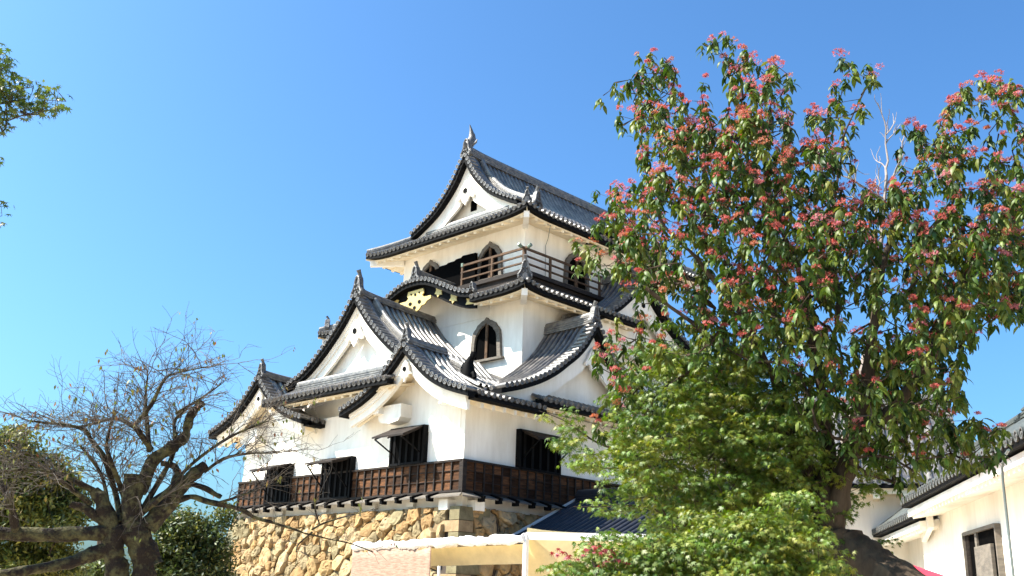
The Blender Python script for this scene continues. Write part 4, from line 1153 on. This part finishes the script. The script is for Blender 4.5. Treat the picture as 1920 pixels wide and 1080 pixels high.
# maple spray reaching in at the upper left
ML = [ (0,130,30,40), (20,175,55,38), (60,185,50,32), (95,190,30,22), (-30,190,60,60), (0,250,18,16), (-2,378,14,5), (-4,406,10,5), (-60,300,50,120), (5,115,14,22) ]
lroot = at(-420, 1080, 8.6); lt0 = thing('maple_tree', 'green maple spray reaching into the sky at the upper left edge', 'tree', (lroot[0],lroot[1],GZ))
b = MB(); P = []
for (x,y,rx,ry) in ML:
    for _ in range(max(3,int(rx*ry/26))):
        a, q = rng.uniform(0,6.28), math.sqrt(rng.random()); P.append(at(x+rx*q*math.cos(a), y+ry*q*math.sin(a), 8.6+rng.uniform(-.22,.22)))
P = np.array(P); s_ = limb(b, [(-420,1500),(-410,900),(-330,500),(-200,270),(-80,205),(-10,195),(40,188)], 8.6, [60,45,26,12,6,3,1.5], 8)
branch_tree(s_, [i-1 for i in range(len(s_))], P, np.array(s_[0]), .1, .002, .35, b, 3, .02); b.build('trunk', M_BARK, lt0, smooth=True)
n = len(P)*2; co = np.array([np.array([(.05,.09,.015),(.075,.12,.02),(.12,.15,.022),(.035,.065,.015)][rng.integers(4)])*rng.uniform(.8,1.2) for _ in range(n)])
V, F, Cc = instance(MT_, MF_, np.repeat(P,2,axis=0)+rng.normal(0,.03,(n,3)), rotmats(rng.uniform(0,6.28,n), rng.normal(.6,.4,n), rng.normal(0,.4,n)), rng.uniform(.035,.06,n), co)
np_mesh('crown', V, F, M_MAPLE, lt0, Cc)

# ---- old bare cherry at the left
cr_ = at(245, 1080, 14.5); CD = 14.5
ch = thing('cherry_tree', 'old mossy leafless cherry tree with sawn limbs and fine twigs', 'bare tree', (cr_[0],cr_[1],GZ))
cb = MB()
LIM = [([(235,1400),(232,1200),(222,1090),(214,1040),(214,1000)],[60,42,24,21,21]),
       ([(258,1300),(266,1150),(270,1080),(264,1020),(252,980)],[42,34,25,26,24]),
       ([(285,1060),(268,1022),(232,1000),(170,1000),(90,1003),(0,1000),(-90,990)],[22,22,19,16,15,14,12]),
       ([(222,1030),(180,1036),(130,1055),(60,1068),(-40,1085)],[17,15,13,10,8]),
       ([(215,1010),(198,960),(182,925),(178,916)],[20,18,13,7]),
       ([(250,1000),(247,940),(250,889)],[24,20,18]),
       ([(258,925),(285,868),(318,842),(343,822),(352,800),(363,772),(378,755)],[17,15,13,12,10,9,7]),
       ([(275,990),(315,945),(345,908),(362,890),(384,872)],[22,18,16,14,11]),
       ([(312,950),(355,932),(405,944),(445,952),(485,972),(530,987),(570,999),(630,1013)],[7.5,6.5,6,5,4,3,2.2,1.2]),
       ([(265,960),(312,925),(333,890),(330,875),(303,868)],[11,9,8,7,6]),
       ([(205,985),(160,955),(135,945)],[11,9,7]),
       ([(355,905),(390,918),(415,932)],[6,6,5])]
for L, rp in LIM: limb(cb, L, CD, [r_*.80 for r_ in rp], 12, .06)
lumpy(cb, .022, 9); lumpy(cb, .010, 23)
tips = []; tw = MB()
BR = [([(280,845),(276,795),(273,745),(277,705)],[5,4,2.6,1.4]),([(283,842),(262,812),(250,800),(215,785),(150,800),(110,795)],[5,5,4,3,2,1]),
      ([(250,800),(283,760),(308,712),(330,700),(385,688)],[4,4,2.6,1.8,1]),([(226,980),(218,930),(196,860),(172,826),(150,802),(60,790)],[6,5,5,4,3,1.5]),
      ([(238,975),(232,930),(206,860),(200,830),(215,770)],[5,5,4,3,2]),([(205,960),(190,890),(150,835)],[4,3,2]),
      ([(330,820),(327,790),(345,770)],[4,3,2]),([(258,970),(300,900),(325,850),(327,810)],[6,5,4,3]),([(330,775),(375,748),(415,720)],[3,2,1]),
      ([(265,960),(300,935),(360,870),(430,820),(500,790)],[5,4,3,2.5,1.5]),([(175,920),(110,890),(40,880),(-30,895)],[6,4,3,2]),
      ([(170,945),(120,905),(95,880)],[5,4,2]),([(384,885),(420,860),(470,850),(520,850)],[3,3,2,1]),([(405,944),(450,930),(500,910)],[3,2,1.5]),
      ([(30,1000),(20,950),(0,900)],[8,6,3]),([(630,1013),(660,1020),(700,1035)],[1.5,1.2,1]),([(585,993),(610,980),(660,965),(690,958)],[2,1.8,1.4,1]),
      ([(585,998),(560,1020),(555,1035)],[2,1.5,1]),([(600,985),(590,950),(600,925)],[1.5,1.2,.8])]
for L, rp in BR:
    o = limb(cb, [(x,y,rng.uniform(-.3,.3) if k_ else 0) for k_,(x,y) in enumerate(L)], CD, rp, 7, .04)
    small = L[0][0] > 550
    for q in range(3, len(o), 2):
        for _ in range(1 if small else 3):
            d = (o[min(q+1,len(o)-1)]-o[q-1]); d /= np.linalg.norm(d)+1e-9
            dd = d*.8+AX_R*rng.normal(0,.7)+AX_F*rng.normal(0,.4)+np.array((0,0,abs(rng.normal(0,.3))))
            grow(tw, o[q], dd, rng.uniform(.2,.4) if small else rng.uniform(.35,.75), .0065 if not small else .004, 1 if small else 2, .55, -.02, (2,5), tips, 6, .62)
    if not small:
        d = o[-1]-o[-4]; grow(tw, o[-1], d, .22, .005, 2, .5, -.02, (3,6), tips, 6, .62)
tw.build('twigs', M_TWIG, ch); cb.build('trunk', M_MOSS, ch, smooth=True)
OV, OF = oval_leaf(); tips = np.array(tips); k = rng.choice(len(tips), int(len(tips)*.07), replace=False); n = len(k)*2
pp_ = np.repeat(tips[k],2,axis=0)+rng.normal(0,.02,(n,3))
V, F, Cc = instance(OV, OF, pp_, rotmats(rng.uniform(0,6.28,n), rng.normal(1.2,.25,n), rng.normal(0,.4,n)), rng.uniform(.05,.085,n), np.array([[(.16,.16,.035),(.20,.14,.035),(.12,.15,.03),(.24,.10,.045)][rng.integers(4)] for _ in range(n)]))
np_mesh('leaves', V, F, M_MAPLE, ch, Cc)

# ---- evergreens beyond
def bush(name, label, blobs, dist, leaf, per, cols, root_px, sub=None):
    t0 = at(root_px[0], root_px[1], dist); t = thing(name, label, 'tree', (t0[0],t0[1],GZ-6))
    b = MB(); s_ = limb(b, [(root_px[0],root_px[1]+400),(root_px[0],root_px[1]+60),(root_px[0],root_px[1]-30),(root_px[0],root_px[1]-110)], dist, [22,16,9,4], 8)
    pos, co, tg = [], [], []
    for (x,y,rx,ry) in blobs:
        nb = max(3, int(rx*ry*per/200))
        for _ in range(nb):      # sub-clumps on the blob
            v = rng.normal(0,1,3); v /= np.linalg.norm(v); q = rng.uniform(.45,1.0)
            c = at(x+rx*v[0]*q, y-ry*v[2]*q, dist+rx*dist/FPX*v[1]*q); tg.append(c)
            c0 = np.array(cols[rng.integers(len(cols))])*rng.uniform(.8,1.2)
            for _ in range(44):
                w = rng.normal(0,1,3)*np.array((1,1,.55))*dist*11/FPX; pos.append(c+w); co.append(c0*rng.uniform(.7,1.3))
    branch_tree(s_, [i-1 for i in range(len(s_))], np.array(tg[::3]), np.array(s_[0]), .1, .012, .4, b, 2, .0)
    b.build('trunk', M_BARK, t); n = len(pos)
    V, F, Cc = instance(OV, OF, np.array(pos), rotmats(rng.uniform(0,6.28,n), rng.normal(.2,.6,n), rng.normal(0,.5,n)), leaf*rng.uniform(.7,1.3,n), np.array(co))
    np_mesh('crown', V, F, M_EVER, t, Cc)
bush('broadleaf_tree', 'yellow-green broadleaf tree behind the bare cherry at the left edge', [(20,850,70,55),(80,900,60,60),(0,930,80,80),(70,980,90,60),(20,1060,80,50),(110,1060,50,40),(130,950,40,50)], 27, .13, 5, [(.17,.18,.03),(.12,.145,.027),(.21,.195,.036),(.08,.10,.025)], (40,1060))
bush('evergreen_tree', 'dark green evergreen tree between the cherry trunk and the stone base', [(345,985,50,35),(385,1010,45,45),(330,1040,60,45),(400,1060,40,45),(360,1080,70,50),(425,960,14,30),(300,1060,40,40),(310,990,25,20)], 31, .13, 6, [(.06,.088,.02),(.08,.105,.023),(.12,.125,.027),(.04,.06,.016)], (370,1075))
bush('evergreen_tree', 'low green evergreen top showing under the cherry boughs beside its trunk', [(190,1070,28,28),(170,1090,30,30),(215,1050,18,25)], 31, .13, 6, [(.14,.17,.04),(.11,.14,.035)], (190,1085))
